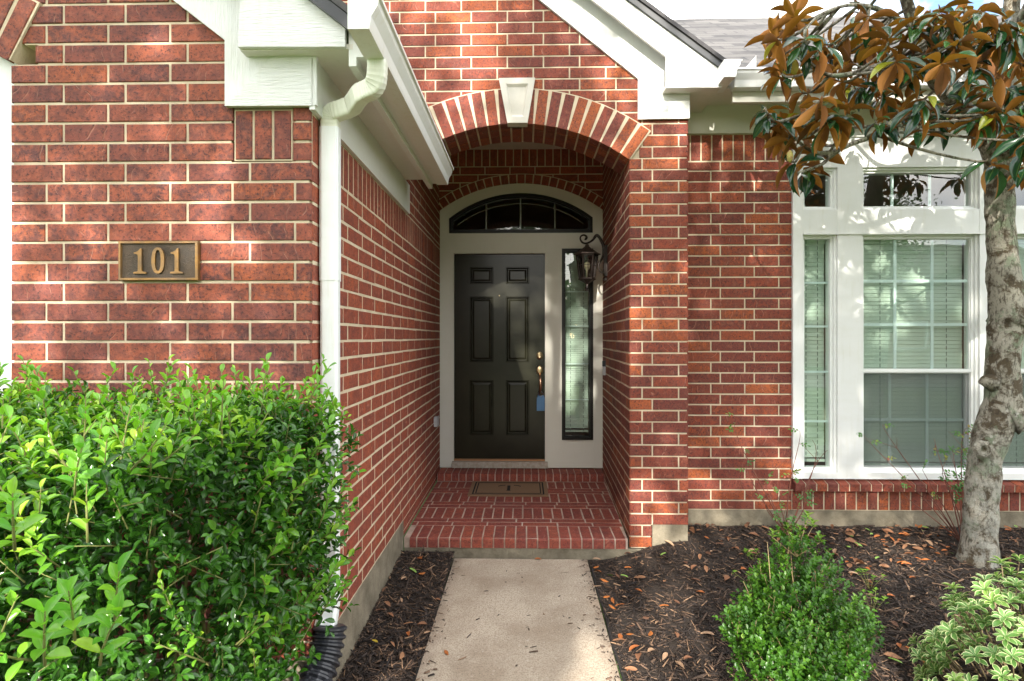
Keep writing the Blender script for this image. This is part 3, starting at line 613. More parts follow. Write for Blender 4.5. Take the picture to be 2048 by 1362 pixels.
# lock box hanging on the handle
lk = thing('lockbox', 'blue realtor key lockbox hanging from the brass door handle', 'lockbox', (xd(1081), yS-.04, zd(822)))
xc = xd(1081.5); mb = MB(); hw, zb, zt = .040, zd(821.5), zd(789)
pts = [(xc-hw, zb), (xc+hw, zb), (xc+hw, zt-.035), (xc+hw*.75, zt-.008), (xc-hw*.75, zt-.008), (xc-hw, zt-.035)]
mb.prism(pts, front(yS-.022), -.018, .014); mb.prism([(cxx*.88+xc*.12, (z-zb)*.93+zb+.006) for cxx, z in pts], front(yS-.022), .0141, .020)
obj('body', mb, 'lock_blue', lk)
mb = MB(); mb.tube([Vector((xc-.024, yS-.024, zt-.012))]+[Vector((xc+math.cos(a)*.024, yS-.024-.012*math.sin(a), zt+.004+math.sin(a)*.024)) for a in [PI-PI*i/12 for i in range(13)]]+[Vector((xc+.024, yS-.024, zt-.012))], .0048, 8); obj('shackle', mb, 'steel', lk, smooth=True)
mb = MB(); mb.tube([Vector((xc+math.cos(a)*.013, yS-.05, zt+.0+math.sin(a)*.015)) for a in [2*PI*i/14 for i in range(15)]], .003, 6); obj('key_ring', mb, 'brass', lk)

# --- big window group ---
xW = lambda px: X(px, YW)
mb = MB(); yt0, yt1 = YW-.022, YW+.10
vb = [(1583.5, 1603), (1672, 1722), (1955, 2000), (2233, 2283), (2352, 2370)]
for a, c in vb: mb.box(xW(a), xW(c), yt0, yt1, zW(957), zW(336))
mb.box(xW(1583.5), xW(2370), yt0, yt1, zW(336), zW(272)); 
ops = [(1603, 1672), (1722, 1955), (2000, 2233), (2283, 2352)]
for a, c in ops: mb.box(xW(a), xW(c), yt0+.002, yt1, zW(468), zW(420)); mb.box(xW(a), xW(c), yt0+.001, yt1, zW(957), zW(945))
mb.box(xW(1583.5)-.004, xW(2370)+.02, yt0-.018, yt0, zW(276), zW(266.5)); mb.box(xW(1603), xW(2352), yt0-.01, yt0, zW(470), zW(466.5))
obj('window_surround', mb, 'white_paint', house)
def window(a, c, p0, p1, verts, hors, kind):
    x0, x1, z0, z1 = xW(a), xW(c), zW(p1), zW(p0); t = .016
    mb = MB(); ringbox(mb, x0, x1, z0, z1, t, YW+.0, YW+.095)
    ringbox(mb, x0+t, x1-t, z0+t, z1-t, .016, YW+.022, YW+.09)
    w = obj('window', mb, 'vinyl', house); i = t+.016
    if kind == 'hung':
        zm = zW(741); mb = MB(); ringbox(mb, x0+i-.014, x1-i+.014, zm-.012, z1-i+.014, .018, YW+.034, YW+.058); mb.box(x0+i-.014, x1-i+.014, YW+.016, YW+.034, zm-.014, zm+.012); su = obj('sash', mb, 'vinyl', w)
        mb = MB(); ringbox(mb, x0+i-.014, x1-i+.014, z0+i-.02, zm+.01, .024, YW+.060, YW+.084); sl_ = obj('sash', mb, 'vinyl', w)
        mb = MB(); mb.box(x0+i, x1-i, YW+.045, YW+.049, zm+.0, z1-i); obj('pane', mb, 'glass', w)
        mb = MB(); mb.box(x0+i+.004, x1-i-.004, YW+.072, YW+.076, z0+i, zm-.0); obj('pane', mb, 'glass', w)
        mb = MB(); mb.box(x0+i-.004, x1-i+.004, YW+.040, YW+.0408, z0+i, zm-.012); obj('insect_screen', mb, 'screen', w)
        mb = MB(); ringbox(mb, x0+i-.01, x1-i+.01, z0+i-.012, zm-.012, .011, YW+.036, YW+.044); obj('screen_frame', mb, 'vinyl', w)
        mb = MB(); up, lo = [h for h in hors if h < 741], [h for h in hors if h > 741]
        for q in [(xW(px)-.0105, xW(px)+.0105, YW+.051, YW+.056, zm, z1-i) for px in verts[0]]+[(x0+i, x1-i, YW+.0515, YW+.0555, zW(h)-.0105, zW(h)+.0105) for h in up]+[(xW(px)-.0105, xW(px)+.0105, YW+.078, YW+.083, z0+i, zm) for px in verts[1]]+[(x0+i, x1-i, YW+.0785, YW+.0825, zW(h)-.0105, zW(h)+.0105) for h in lo]:
            mb = MB(); mb.box(*q); obj('muntin', mb, 'muntin', w)
    else:
        mb = MB(); mb.box(x0+i, x1-i, YW+.045, YW+.049, z0+i, z1-i); obj('pane', mb, 'glass', w)
        if verts or hors:
            for q in [(xW(px)-.0105, xW(px)+.0105, YW+.051, YW+.056, z0+i, z1-i) for px in verts]+[(x0+i, x1-i, YW+.0515, YW+.0555, zW(h)-.008, zW(h)+.008) for h in hors]:
                mb = MB(); mb.box(*q); obj('muntin', mb, 'muntin', w)
    if kind != 'transom':
        wd = x1-x0; cords = [x0+wd*.22, x0+wd*.80] if kind == 'hung' else [x0+wd*.28, x0+wd*.62]
        blind(x0+i+.004, x1-i-.004, z0+.06 if kind != 'hung' else z0+.03, z1-.03, YW+.105, .030, w, cords, 84)
    return w
tag(window(1603, 1672, 336, 420, [], [], 'transom'), 'small square upper window')
window(1722, 1955, 336, 420, [1793, 1869], [], 'transom'); window(2000, 2233, 336, 420, [2075, 2155], [], 'transom'); window(2283, 2352, 336, 420, [], [], 'transom')
tag(window(1603, 1672, 468, 945, [], [564, 652.5, 744.6, 845], 'fixed'), 'tall narrow window')
tag(window(1722, 1955, 468, 945, [[1799, 1874], [1793, 1869]], [561, 649, 842], 'hung'), 'wide double hung window with insect screen below')
window(2000, 2233, 468, 945, [[2075, 2155], [2075, 2155]], [561, 649, 842], 'hung'); window(2283, 2352, 468, 945, [], [564, 652.5, 744.6, 845], 'fixed')

# --- trim boards, eaves, gutters ---
# right frieze board, soffit, fascia, gutter, roof
zfz0, zfz1 = ztopW, H+1.745
mb = MB(); mb.box(xp1+.002, xwE+1.6, YW-.018, YW+.05, zfz0, zfz1); obj('frieze_board', mb, 'cream_paint', house)
mb = MB(); mb.box(xp1+.002, xwE+1.6, 4.03, YW+.05, zfz1, zfz1+.02); obj('soffit', mb, 'soffit_paint', house)
mb = MB(); mb.box(X(1466, 4.0), xwE+1.6, 4.005, 4.03, H+1.64, H+1.86); obj('fascia', mb, 'cream_paint', house)
def gutter_profile():   # K style: (out, up)
    return [(0, .115), (0, 0), (.075, 0), (.078, .012), (.083, .045), (.105, .082), (.108, .10), (.118, .102), (.118, .115), (.112, .115), (.112, .107), (.102, .105), (.098, .085), (.077, .048), (.071, .006), (.006, .006), (.006, .115)]
def gutter(p0, U, outd, length, name='gutter', caps=(True, False)):
    mb = MB(); pr = gutter_profile(); n = len(pr); O = Vector(p0)
    vs = [O+outd*a+EZ*b_ for a, b_ in pr]+[O+U*length+outd*a+EZ*b_ for a, b_ in pr]
    mb.add(vs, [(i, (i+1) % n, n+(i+1) % n, n+i) for i in range(n)])
    g = obj(name, mb, 'gutter_paint', house)
    for e, s_ in zip(caps, (0, length)):
        if e:
            m2 = MB(); o2 = O+U*s_; ps = [o2+outd*a+EZ*b_ for a, b_ in pr[:9]]; m = len(ps); dd = U*(.003 if s_ == 0 else -.003)
            m2.add([q-dd for q in ps]+[q+dd*.2 for q in ps], [tuple(range(m)), tuple(range(m, 2*m))[::-1]]+[(i, m+i, m+(i+1) % m, (i+1) % m) for i in range(m)]); obj('end_cap', m2, 'gutter_paint', g)
    return g
gz = H+1.712
gutter((X(1462, 4.0), 4.004, gz), EX, -EY, xwE+1.6-X(1462, 4.0))
# roof over the window wing
yE, zE = 3.93, gz+.125; yRg = 6.93; zRg = H+(675-42)/F*yRg
mb = MB(); xA_, xB_ = X(1380, 4.1)-.25, 12.0
ySp = 4.25; zSp = zE+(zRg-zE)*(ySp-yE)/(yRg-yE); six = [(0, 1, 2, 3), (7, 6, 5, 4), (0, 4, 5, 1), (1, 5, 6, 2), (2, 6, 7, 3), (3, 7, 4, 0)]
pr = [(yE, zE), (ySp, zSp), (ySp, zSp-.04), (yE, zE-.02)]; mb.add([(xp1+.03, y, z) for y, z in pr]+[(xB_, y, z) for y, z in pr], six)
pr = [(ySp, zSp), (yRg, zRg), (yRg, zRg-.05), (ySp, zSp-.04)]; mb.add([(xA_-1.2, y, z) for y, z in pr]+[(xB_, y, z) for y, z in pr], six)
pr = [(yRg, zRg), (yRg+3.4, zRg-2.2), (yRg+3.4, zRg-2.25), (yRg, zRg-.05)]; mb.add([(xA_-1.2, y, z) for y, z in pr]+[(xB_, y, z) for y, z in pr], [(0, 1, 2, 3), (7, 6, 5, 4), (0, 4, 5, 1), (1, 5, 6, 2), (2, 6, 7, 3), (3, 7, 4, 0)])
obj('roof', mb, 'shingles', house)
# white sided chimney behind the ridge
mb = MB(); yC = 7.4; xc0, xc1 = X(1462, yC), X(1562, yC); mb.box(xc0, xc1, yC, yC+.9, 4.6, 7.4)
for k in range(12):
    z = 4.7+k*.2; mb.add([(xc0-.004, yC-.015, z), (xc1+.004, yC-.015, z), (xc1+.004, yC-.003, z+.19), (xc0-.004, yC-.003, z+.19), (xc0-.004, yC+.01, z), (xc1+.004, yC+.01, z)], [(0, 1, 2, 3), (0, 4, 5, 1)])
mb.box(xc0-.06, xc1+.06, yC-.06, yC+.96, 7.4, 7.5); obj('chimney', mb, 'white_paint', house)
# entry gable: frieze on the wall, return, fascia, soffit, roof
def poly(mb, pts_px, Yp, y0, y1):
    mb.prism([(X(a, Yp), Z(b_, Yp, a)) for a, b_ in pts_px], front(0), -y1, -y0)
mb = MB(); poly(mb, [(1275, 240.5), (1376.5, 239), (1376.5, 180), (1340, 176), (1336, 95), (1290, 50), (720, -406), (720, -284), (1275, 160)], YA, YA-.022, YA-.001)
fz = obj('frieze_board', mb, 'white_grain_upright', house)
mb = MB(); poly(mb, [(1277, 241), (1377.5, 239.5), (1377.5, 184), (1335, 184)], YA, YA-.026, YA-.0225); obj('return_block', mb, 'white_grain', fz)
mb = MB(); mb.box(X(1376.5, YA)-.02, X(1376.5, YA)+.0, YA+.0, YW-.02, Z(240, YA, 1376), zfz1); obj('frieze_board', mb, 'cream_paint', house)
YR = 3.88; zb_ = Z(175.5, YR, 1390)
mb = MB(); up = [(1443, 141), (1420, 124), (1390, 102), (1330, 58), (1250, -1), (1150, -78), (1000, -195), (800, -352)]
low = [(800, -290), (1000, -140), (1150, -27), (1332, 113)]
poly(mb, [(1332, 175.5), (1443, 174.5)]+up+low, YR, YR, YR+.02)
ra = obj('rake_board', mb, 'white_grain', house)
mb = MB(); mb.box(X(1332, YR), X(1443, YR)-.001, YR+.02, YW-.0, zb_+.004, zb_+.03); mb.box(X(1443, YR)-.02, X(1443, YR)-.001, YR+.02, 4.03, zb_+.0305, zb_+.14)
sl_pts = [(X(a, YR)-.0, Z(b_, YR, a)+.02) for a, b_ in up]; 
for (p, q) in zip(sl_pts[:-1], sl_pts[1:]):
    mb.hexa([(q[0], YR+.02, q[1]-.04), (p[0], YR+.02, p[1]-.04), (p[0], YA+.06, p[1]-.04), (q[0], YA+.06, q[1]-.04), (q[0], YR+.02, q[1]-.025), (p[0], YR+.02, p[1]-.025), (p[0], YA+.06, p[1]-.025), (q[0], YA+.06, q[1]-.025)])
obj('soffit', mb, 'soffit_paint', house)
rf, dr = MB(), MB(); ex = [(1450, 146)]+up[1:]
for (p, q) in zip(ex[:-1], ex[1:]):
    P0, P1 = (X(p[0], YR), Z(p[1], YR, p[0])), (X(q[0], YR), Z(q[1], YR, q[0]))
    dr.hexa([(P1[0], YR-.02, P1[1]), (P0[0], YR-.02, P0[1]), (P0[0], YR+.02, P0[1]), (P1[0], YR+.02, P1[1]), (P1[0], YR-.02, P1[1]+.045), (P0[0], YR-.02, P0[1]+.045), (P0[0], YR+.02, P0[1]+.045), (P1[0], YR+.02, P1[1]+.045)])
    rf.hexa([(P1[0], YR-.035, P1[1]+.0455), (P0[0]+.002, YR-.035, P0[1]+.0455), (P0[0]+.002, 6.4, P0[1]+.0455), (P1[0], 6.4, P1[1]+.0455), (P1[0], YR-.035, P1[1]+.075), (P0[0]+.002, YR-.035, P0[1]+.075), (P0[0]+.002, 6.4, P0[1]+.075), (P1[0], 6.4, P1[1]+.075)])
ax_, az_ = X(800, YR), Z(-352, YR, 800)
rf.hexa([(ax_-2.6, YR-.035, az_-2.05), (ax_, YR-.035, az_+.045), (ax_, 6.4, az_+.045), (ax_-2.6, 6.4, az_-2.05), (ax_-2.6, YR-.035, az_-2.02), (ax_, YR-.035, az_+.075), (ax_, 6.4, az_+.075), (ax_-2.6, 6.4, az_-2.02)])
r_ = obj('roof', rf, 'shingles', house); obj('drip_edge', dr, 'drip_metal', r_)
gutter((X(1446, 3.78), 3.76, Z(152, 3.76, 1470)-.006), EY, EX, .24)
mb = MB(); mb.prism([(0, 0), (.11, 0), (.11, .13)], (Vector((X(1478, 4.0), 3.98, gz+.11)), EX, EZ, -EY), 0, .003); obj('splash_guard', mb, 'gutter_paint', house)
# garage wing: frieze, return, fascia, soffit, gutter, roof
mb = MB(); poly(mb, [(455, 216), (625, 215), (637, 214), (637, 110), (560, 100), (548, 20), (300, -171), (-150, -520), (-150, -385), (345, 0), (455, 85)], YF, YF-.022, YF-.001)
fz = obj('frieze_board', mb, 'white_grain_upright', house)
mb = MB(); poly(mb, [(458, 217), (628, 216), (628, 112), (556, 112)], YF, YF-.026, YF-.0225); obj('return_block', mb, 'white_grain', fz)
mb = MB(); zso = H+1.115
mb.prism([(-.02, zfr), (1.90, zfr), (1.90, zso), (-.02, zso)], frS, .001, .022); obj('frieze_board', mb, 'white_paint', house)
YQ = 2.17; xg = -.615
mb = MB(); poly(mb, [(475, 93), (690, 93), (690, 20), (660, -3), (600, -52), (400, -206), (400, -110), (482, -19)], YQ, YQ, YQ+.02)
poly(mb, [(400, -206), (-170, -645), (-170, -548), (400, -110)], YQ, YQ+.0005, YQ+.0205)
obj('rake_board', mb, 'white_grain', house)
mb = MB(); mb.box(X(475, YQ), xr, YQ+.02, YF-.0, zso, zso+.02); mb.prism([(xr-.0, zso), (-.665, zso), (-.665, zso+.02), (xr, zso+.02)], front(0), -(YA+.0), -(YQ+.02)); obj('soffit', mb, 'soffit_paint', house)
mb = MB(); mb.box(-.682, -.652, YQ+.021, YA-.0, H+1.05, zso+.16); mb.box(-.652, xg, YQ+.021, YA, H+1.085, zso+.16)
obj('fascia', mb, 'white_paint', house)
gL0 = 1.965
gt = gutter((xg, gL0, H+1.069), EY, EX, YA-.03-gL0, caps=(True, True))
rf = MB(); zr0 = H+1.19
prof = [(xg+.03, zr0), (cuL, zr0+(xg+.03-cuL)*.78), (2*cuL-xg-.03, zr0), (2*cuL-xg-.03, zr0-.03), (cuL, zr0+(xg+.03-cuL)*.78-.035), (xg+.03, zr0-.03)]
n = 6; rf.add([(x, YQ-.03, z) for x, z in prof]+[(x, YA-.005, z) for x, z in prof], [(0, 1, 4, 5), (1, 2, 3, 4), (11, 10, 7, 6), (10, 9, 8, 7), (0, 6, 7, 1), (1, 7, 8, 2), (5, 4, 10, 11), (4, 3, 9, 10), (0, 5, 11, 6), (2, 8, 9, 3)])
k_ = .35; prof2 = [(xg+.03-k_, zr0+k_*.78)]+prof[1:3]+prof[3:5]+[(xg+.03-k_, zr0+k_*.78-.03)]
rf.add([(x, YA-.005, z) for x, z in prof2]+[(x, 9.0, z) for x, z in prof2], [(0, 1, 4, 5), (1, 2, 3, 4), (11, 10, 7, 6), (10, 9, 8, 7), (0, 6, 7, 1), (1, 7, 8, 2), (5, 4, 10, 11), (4, 3, 9, 10), (0, 5, 11, 6), (2, 8, 9, 3)])
r_ = obj('roof', rf, 'shingles', house)
dr = MB(); dr.hexa([(cuL, YQ-.025, prof[4][1]-.04), (xg+.0, YQ-.025, zr0-.065), (xg, YQ-.001, zr0-.065), (cuL, YQ-.001, prof[4][1]-.04), (cuL, YQ-.025, prof[4][1]-.002), (xg, YQ-.025, zr0-.01), (xg, YQ-.001, zr0-.01), (cuL, YQ-.001, prof[4][1]-.002)]); obj('drip_edge', dr, 'drip_metal', r_)
# downspout with ribbed elbow
def rectsweep(mb, pts, w, d, ribs=0, side=Vector((0, 1, 0)), corr=True):
    pts = [Vector(p) for p in pts]; cs = []
    m = 28
    for i in range(m):
        a = 2*PI*i/m; x = math.copysign(abs(math.cos(a))**.35, math.cos(a)); y = math.copysign(abs(math.sin(a))**.35, math.sin(a))
        g = 1-.05*(1 if (corr and i % 4 in (0, 1)) else 0); cs.append((x*w/2*g, y*d/2*g))
    vs = []; n = len(pts)
    for i, p in enumerate(pts):
        t = (pts[min(i+1, n-1)]-pts[max(i-1, 0)]).normalized(); a = side.cross(t).normalized(); b2 = t.cross(a).normalized()
        s_ = 1+(.035 if (ribs and i % 2) else 0)
        vs += [p+a*x*s_+b2*y*s_ for x, y in cs]
    fs = [(i*m+j, i*m+(j+1) % m, (i+1)*m+(j+1) % m, (i+1)*m+j) for i in range(n-1) for j in range(m)]+[tuple(range(m))[::-1], tuple((n-1)*m+j for j in range(m))]
    mb.add(vs, fs)
xD_, yD_ = X(657.5, 2.34), 2.36
mb = MB(); rectsweep(mb, [(xD_, yD_, Z(250, 2.34)), (xD_, yD_, Z(560, 2.34))], .078, .062, side=EY); rectsweep(mb, [(xD_, yD_, Z(556, 2.34)), (xD_, yD_, .50)], .072, .057, side=EY)
ds = obj('downspout', mb, 'downspout_paint', house)
def bez(pts, n):
    out_ = []
    for i in range(n+1):
        t = i/n; q = [Vector(p) for p in pts]
        while len(q) > 1: q = [q[k].lerp(q[k+1], t) for k in range(len(q)-1)]
        out_.append(q[0])
    return out_
mb = MB(); top = Vector((-.572, 2.20, H+1.075)); pA = Vector((-.605, 2.23, H+.985)); pB = Vector((xD_+.10, yD_-.03, H+.965)); bot = Vector((xD_, yD_, Z(252, 2.34)))
e1 = bez([top, top+Vector((0, 0, -.12)), pA+Vector((.01, 0, -.0)), pA+Vector((-.05, .02, -.018))], 22); e2 = bez([pB+Vector((.0, 0, -.012)), pB+Vector((-.10, .02, -.045)), bot+Vector((0, 0, .09)), bot], 22)
rectsweep(mb, e1+e2, .071, .057, ribs=1, side=EY, corr=False); obj('elbow', mb, 'elbow_paint', ds)
mb = MB(); rectsweep(mb, bez([(xD_, yD_, .52), (xD_, yD_, .42), (xD_+.0, yD_-.06, .36)], 10), .078, .066, ribs=1, side=EY); obj('elbow', mb, 'downspout_paint', ds)
# garage frame and door at the far left
mb = MB(); xi = xo1-.09
mb.box(xi, xo1-.001, YF+.03, YF+.12, 0, zspr+.3); mb.box(xo0+.001, xo0+.09, YF+.03, YF+.12, 0, zspr+.3)
for i in range(24):
    a0_, a1_ = -ang+2*ang*i/24, -ang+2*ang*(i+1)/24; q = []
    for yy in (YF+.032, YF+.11):
        for aa, rr in ((a0_, Ri-.09), (a1_, Ri-.09), (a1_, Ri+.01), (a0_, Ri+.01)): q.append((cuL+math.sin(aa)*rr, yy, cvL+math.cos(aa)*rr))
    mb.hexa(q)
obj('garage_frame', mb, 'white_paint', house)
mb = MB()
for k in range(4):
    z0 = .0+k*.58; mb.box(xo0+.09, xi, YF+.16, YF+.2, z0, z0+.57)
    for j in range(4):
        a = xo0+.14+j*(xi-xo0-.15)/4; ringbox(mb, a, a+(xi-xo0-.15)/4-.06, z0+.08, z0+.49, .03, YF+.15, YF+.16)
mb.box(xo0+.09, xi, YF+.2, YF+.25, 0, 3.3); obj('garage_door', mb, 'white_paint', house)

# ------------------------------------------------------------------ ground
SX, SY = (X(909, 3.97)+X(905, 3.9))/2, 3.97
wx0, wx1 = -.492, .430
mb = MB(); mb.add([(-600, -600, -.10), (600, -600, -.10), (600, 600, -.10), (-600, 600, -.10)], [(0, 1, 2, 3)]); tag(obj('lawn', mb, 'lawn'), kind='structure')
mb = MB()
for (ya, yb) in ((2.2, 3.965), (.6, 2.188), (-1.0, .588), (-6.0, -1.012)): mb.box(wx0, wx1, ya, yb, -.11, 0)
tag(obj('path', mb, 'concrete_walk'), kind='structure')
mb = MB(); mb.box(-60, 60, -17, -10, -.12, -.05); tag(obj('road', mb, 'asphalt'), kind='structure')
def sm(t): t = min(1, max(0, t)); return t*t*(3-2*t)
def gh(x, y):
    if x > 0:
        g = -.015+.135*sm((y-2.6)/1.6)*sm((x-.5)/.6)+.06*sm((x-1.0)/1.5)*sm((y-1.2)/2)*(1-sm((y-2.9)/1.2))
    else: g = -.02+.05*sm((y-2.6)/1.4)
    return g+.012*mnoise.noise(Vector((x*3, y*3, 0)))+.006*mnoise.noise(Vector((x*11, y*11, 3)))
for (x0, x1, y0, y1, lab) in ((wx1+.012, 6.0, .4, YW+.06, 'r'), (-4.2, wx0-.004, .3, YA-.0, 'l')):
    mb = MB(); nx, ny = int((x1-x0)/.05), int((y1-y0)/.05)
    vs = [(x0+(x1-x0)*i/nx, y0+(y1-y0)*j/ny, gh(x0+(x1-x0)*i/nx, y0+(y1-y0)*j/ny)) for j in range(ny+1) for i in range(nx+1)]
    mb.add(vs, [(j*(nx+1)+i, j*(nx+1)+i+1, (j+1)*(nx+1)+i+1, (j+1)*(nx+1)+i) for j in range(ny) for i in range(nx)])
    tag(obj('soil', mb, 'soil', smooth=True), kind='structure')
mb = MB(); mb.tube([(wx1+.014+.004*math.sin(i*1.7), .4+i*.18, -.008+.004*math.sin(i*2.1)) for i in range(20)], .007, 6); tag(obj('path_edging', mb, 'rubber_edge'), 'thin black edging strip between concrete path and right mulch bed', 'edging')
mb = MB(); mb.tube([(wx0-.006-.004*math.sin(i*1.7), .4+i*.18, -.012+.004*math.sin(i*2.1)) for i in range(20)], .006, 6); tag(obj('path_edging', mb, 'rubber_edge'), 'thin black edging strip between concrete path and left mulch bed', 'edging')
# mulch chips
def chips(n, reg, seed):
    pts = []
    while len(pts) < n:
        x, y = reg(); pts.append((x, y, gh(x, y)))
    return np.array(pts)
def regR():
    while True:
        y = 1.55+2.80*random.random()**.9; x = wx1+.02+random.random()*(min(4.2, y*.98+.25)-wx1)
        if x > xp0-.01 and y > YA-.02 and x < xp1+.02: continue
        if x < xp0 and y > YA-.04: continue
        if y > YW-.02: continue
        return x, y
def regL():
    y = 1.5+2.47*random.random(); return -.86+(.86+wx0-.01)*random.random(), y
sp_e = []
for i in range(260):
    s_ = random.random() < .6; d_ = abs(random.gauss(0, .035)); sp_e.append((wx1-d_ if s_ else wx0+d_, random.uniform(1.5, 3.95), .001))
for i in range(50): sp_e.append((random.uniform(wx0, wx1), random.uniform(1.6, 3.95), .001))
pts = np.concatenate([chips(30000, regR, 1), chips(6500, regL, 2), np.array(sp_e)]); n = len(pts)
ct = [(-.5, -.5, 0), (-.5, .5, 0), (-.45, 0, .35), (.5, -.35, 0), (.5, .35, .05), (.42, 0, .35), (0, -.5, .15), (0, .5, .1), (0, 0, .5)]
cf = [(0, 2, 1), (0, 6, 8, 2), (2, 8, 7, 1), (6, 3, 5, 8), (8, 5, 4, 7), (3, 4, 5), (0, 1, 7, 6), (6, 7, 4, 3)]
az = rng.uniform(0, 2*PI, n); el = rng.normal(0, .28, n); D = np.stack([np.cos(az)*np.cos(el), np.sin(az)*np.cos(el), np.sin(el)], 1)
Nn = np.array([0, 0, 1])+rng.normal(0, .35, (n, 3)); ln = rng.gamma(3.2, .0095, n)+.008; wd = rng.uniform(.0028, .0085, n)
big = rng.random(n) < .12; ln = np.where(big, ln*1.5, ln); wd = np.where(big, wd*1.9, wd); el_ = np.arange(n) >= n-310; ln = np.where(el_, ln*.5, ln); D[el_, 2] *= .1; Nn[el_] = [0, 0, 1]
Rm = frames(D, Nn, ln, wd); Rm[:, :, 2] *= (wd*.5/ln)[:, None]
pts[:, 2] += np.where(np.arange(n) < n-310, rng.uniform(-.002, .016, n), .003)
tag(scatter('mulch', ct, cf, None, Rm, pts, rng.random(n)**1.5, 'mulch', smooth=False), 'dark shredded bark mulch covering both beds', 'mulch', kind='stuff')

# ------------------------------------------------------------------ small things
pl = thing('number_plaque', 'bronze house number plaque reading 101 on the brick wall', 'plaque', (X(322, YF), YF-.01, Z(563, YF, 322)))
px0, px1, pz0, pz1 = X(243, YF), X(401, YF), Z(562, YF, 322), Z(483, YF, 322)
mb = MB(); mb.box(px0+.008, px1-.008, YF-.012, YF+.0, pz0+.008, pz1-.008); obj('plate', mb, 'bronze_dark', pl)
mb = MB(); t = .012
o_ = [(px0, pz0), (px1, pz0), (px1, pz1), (px0, pz1)]; 
for i in range(4):
    (ax, az1), (bx, bz) = o_[i], o_[(i+1) % 4]; cxp, czp = (px0+px1)/2, (pz0+pz1)/2
    ins = lambda p, s_: (p[0]+math.copysign(s_, cxp-p[0]), p[1]+math.copysign(s_, czp-p[1]))
    a_, b_ = (ax, az1), (bx, bz); ai, bi = ins(a_, t), ins(b_, t); am, bm_ = ins(a_, .003), ins(b_, .003); an, bn = ins(a_, t-.002), ins(b_, t-.002)
    mb.add([(a_[0], YF-.001, a_[1]), (b_[0], YF-.001, b_[1]), (a_[0], YF-.018, a_[1]), (b_[0], YF-.018, b_[1]), (am[0], YF-.021, am[1]), (bm_[0], YF-.021, bm_[1]), (an[0], YF-.021, an[1]), (bn[0], YF-.021, bn[1]), (ai[0], YF-.012, ai[1]), (bi[0], YF-.012, bi[1])],
           [(0, 1, 3, 2), (2, 3, 5, 4), (4, 5, 7, 6), (6, 7, 9, 8)])
obj('border', mb, 'bronze_light', pl)
def zp(v, u=None): return pz1-(v-125)/865*(pz1-pz0)
def xpq(u): return px0+(u-135)/1695*(px1-px0)
one = [(0, 0), (272, 0), (272, 16), (256, 38), (200, 45), (178, 65), (176, 548), (150, 546), (110, 500), (60, 470), (20, 465), (8, 448), (14, 432), (50, 428), (92, 410), (98, 380), (96, 65), (76, 45), (14, 38), (0, 16)]
for ox in (455, 1240):
    mb = MB(); mb.prism([(xpq(ox+a), zp(838-b_)) for a, b_ in one], front(YF), .011, .019); obj('digit', mb, 'bronze_light', pl)
mb = MB(); k = 40; cxo, cyo = 978, 553
def sup(a, rx, ry): return (cxo+rx*math.copysign(abs(math.cos(a))**.85, math.cos(a)), cyo-ry*math.copysign(abs(math.sin(a))**.85, math.sin(a)))
for i in range(k):
    q = []
    for w_ in (.011, .019):
        for (j, rx, ry) in ((i, 62, 228), (i+1, 62, 228), (i+1, 136, 284), (i, 136, 284)):
            u, v = sup(2*PI*j/k, rx, ry); q.append((xpq(u), YF-w_, zp(v)))
    mb.hexa(q)
obj('digit', mb, 'bronze_light', pl)
# door mat
dm = thing('doormat', 'brown coir doormat with double black border before the step', 'doormat', (X(1015, 5.3), 5.3, zfl))
mb = MB(); my0, my1 = 5.04, 5.53; mx0, mx1 = X(935, my0), X(1097, my0)
mb.cbox(mx0, mx1, my0, my1, zfl+.001, zfl+.014); obj('mat', mb, 'mat_coir', dm)
mb = MB(); zt_ = zfl+.0142
def flat(x0, x1, y0, y1): mb.box(x0, x1, y0, y1, zt_, zt_+.0015)
for ins_, t_ in ((.035, .013), (.062, .010)):
    flat(mx0+ins_, mx0+ins_+t_, my0+ins_, my1-ins_); flat(mx1-ins_-t_, mx1-ins_, my0+ins_, my1-ins_)
    flat(mx0+ins_+t_, mx1-ins_-t_, my0+ins_, my0+ins_+t_*.8); flat(mx0+ins_+t_, mx1-ins_-t_, my1-ins_-t_*.8, my1-ins_)
mxc = (mx0+mx1)/2; flat(mxc-.014, mxc+.014, my0+.16, my0+.33); flat(mxc-.022, mxc+.022, my0+.152, my0+.16)
for s_ in (-1, 1):
    for i in range(6):
        a = mxc+s_*(.045+i*.011); mb.box(a, a+.0115, my0+.33-(i*i)*.0013, my0+.345-(i*i)*.001, zt_, zt_+.0014)
obj('printed_border', mb, 'mat_black', dm)
# doorbell & outlet
def on_right(px, py):   # point on the right porch wall
    best = None
    for i in range(400):
        p = C0.lerp(D0, i/399); 
        if best is None or abs(p.x-X(px, p.y)) < best[0]: best = (abs(p.x-X(px, p.y)), p)
    p = best[1]; return Vector((p.x, p.y, Z(py, p.y, px)))
def on_left(px, py):
    best = None
    for i in range(800):
        p = A0.lerp(B0, i/799)
        if best is None or abs(p.x-X(px, p.y)) < best[0]: best = (abs(p.x-X(px, p.y)), p)
    p = best[1]; return Vector((p.x, p.y, Z(py, p.y, px)))
p = on_right(1211, 737); db = thing('doorbell', 'slim black and grey doorbell on the pillar inner wall', 'doorbell', p)
mb = MB(); mb.box(p.x-.028, p.x+.0, p.y-.022, p.y+.022, p.z-.065, p.z+.02); obj('body', mb, 'grey_plastic', db)
mb = MB(); mb.box(p.x-.030, p.x+.0, p.y-.023, p.y+.023, p.z+.02, p.z+.075); mb.lathe([(.012, 0), (.012, .003), (.001, .003)], (p.x-.014, p.y-.023, p.z+.045), 12, axis='y'); obj('lens_cover', mb, 'black_plastic', db)
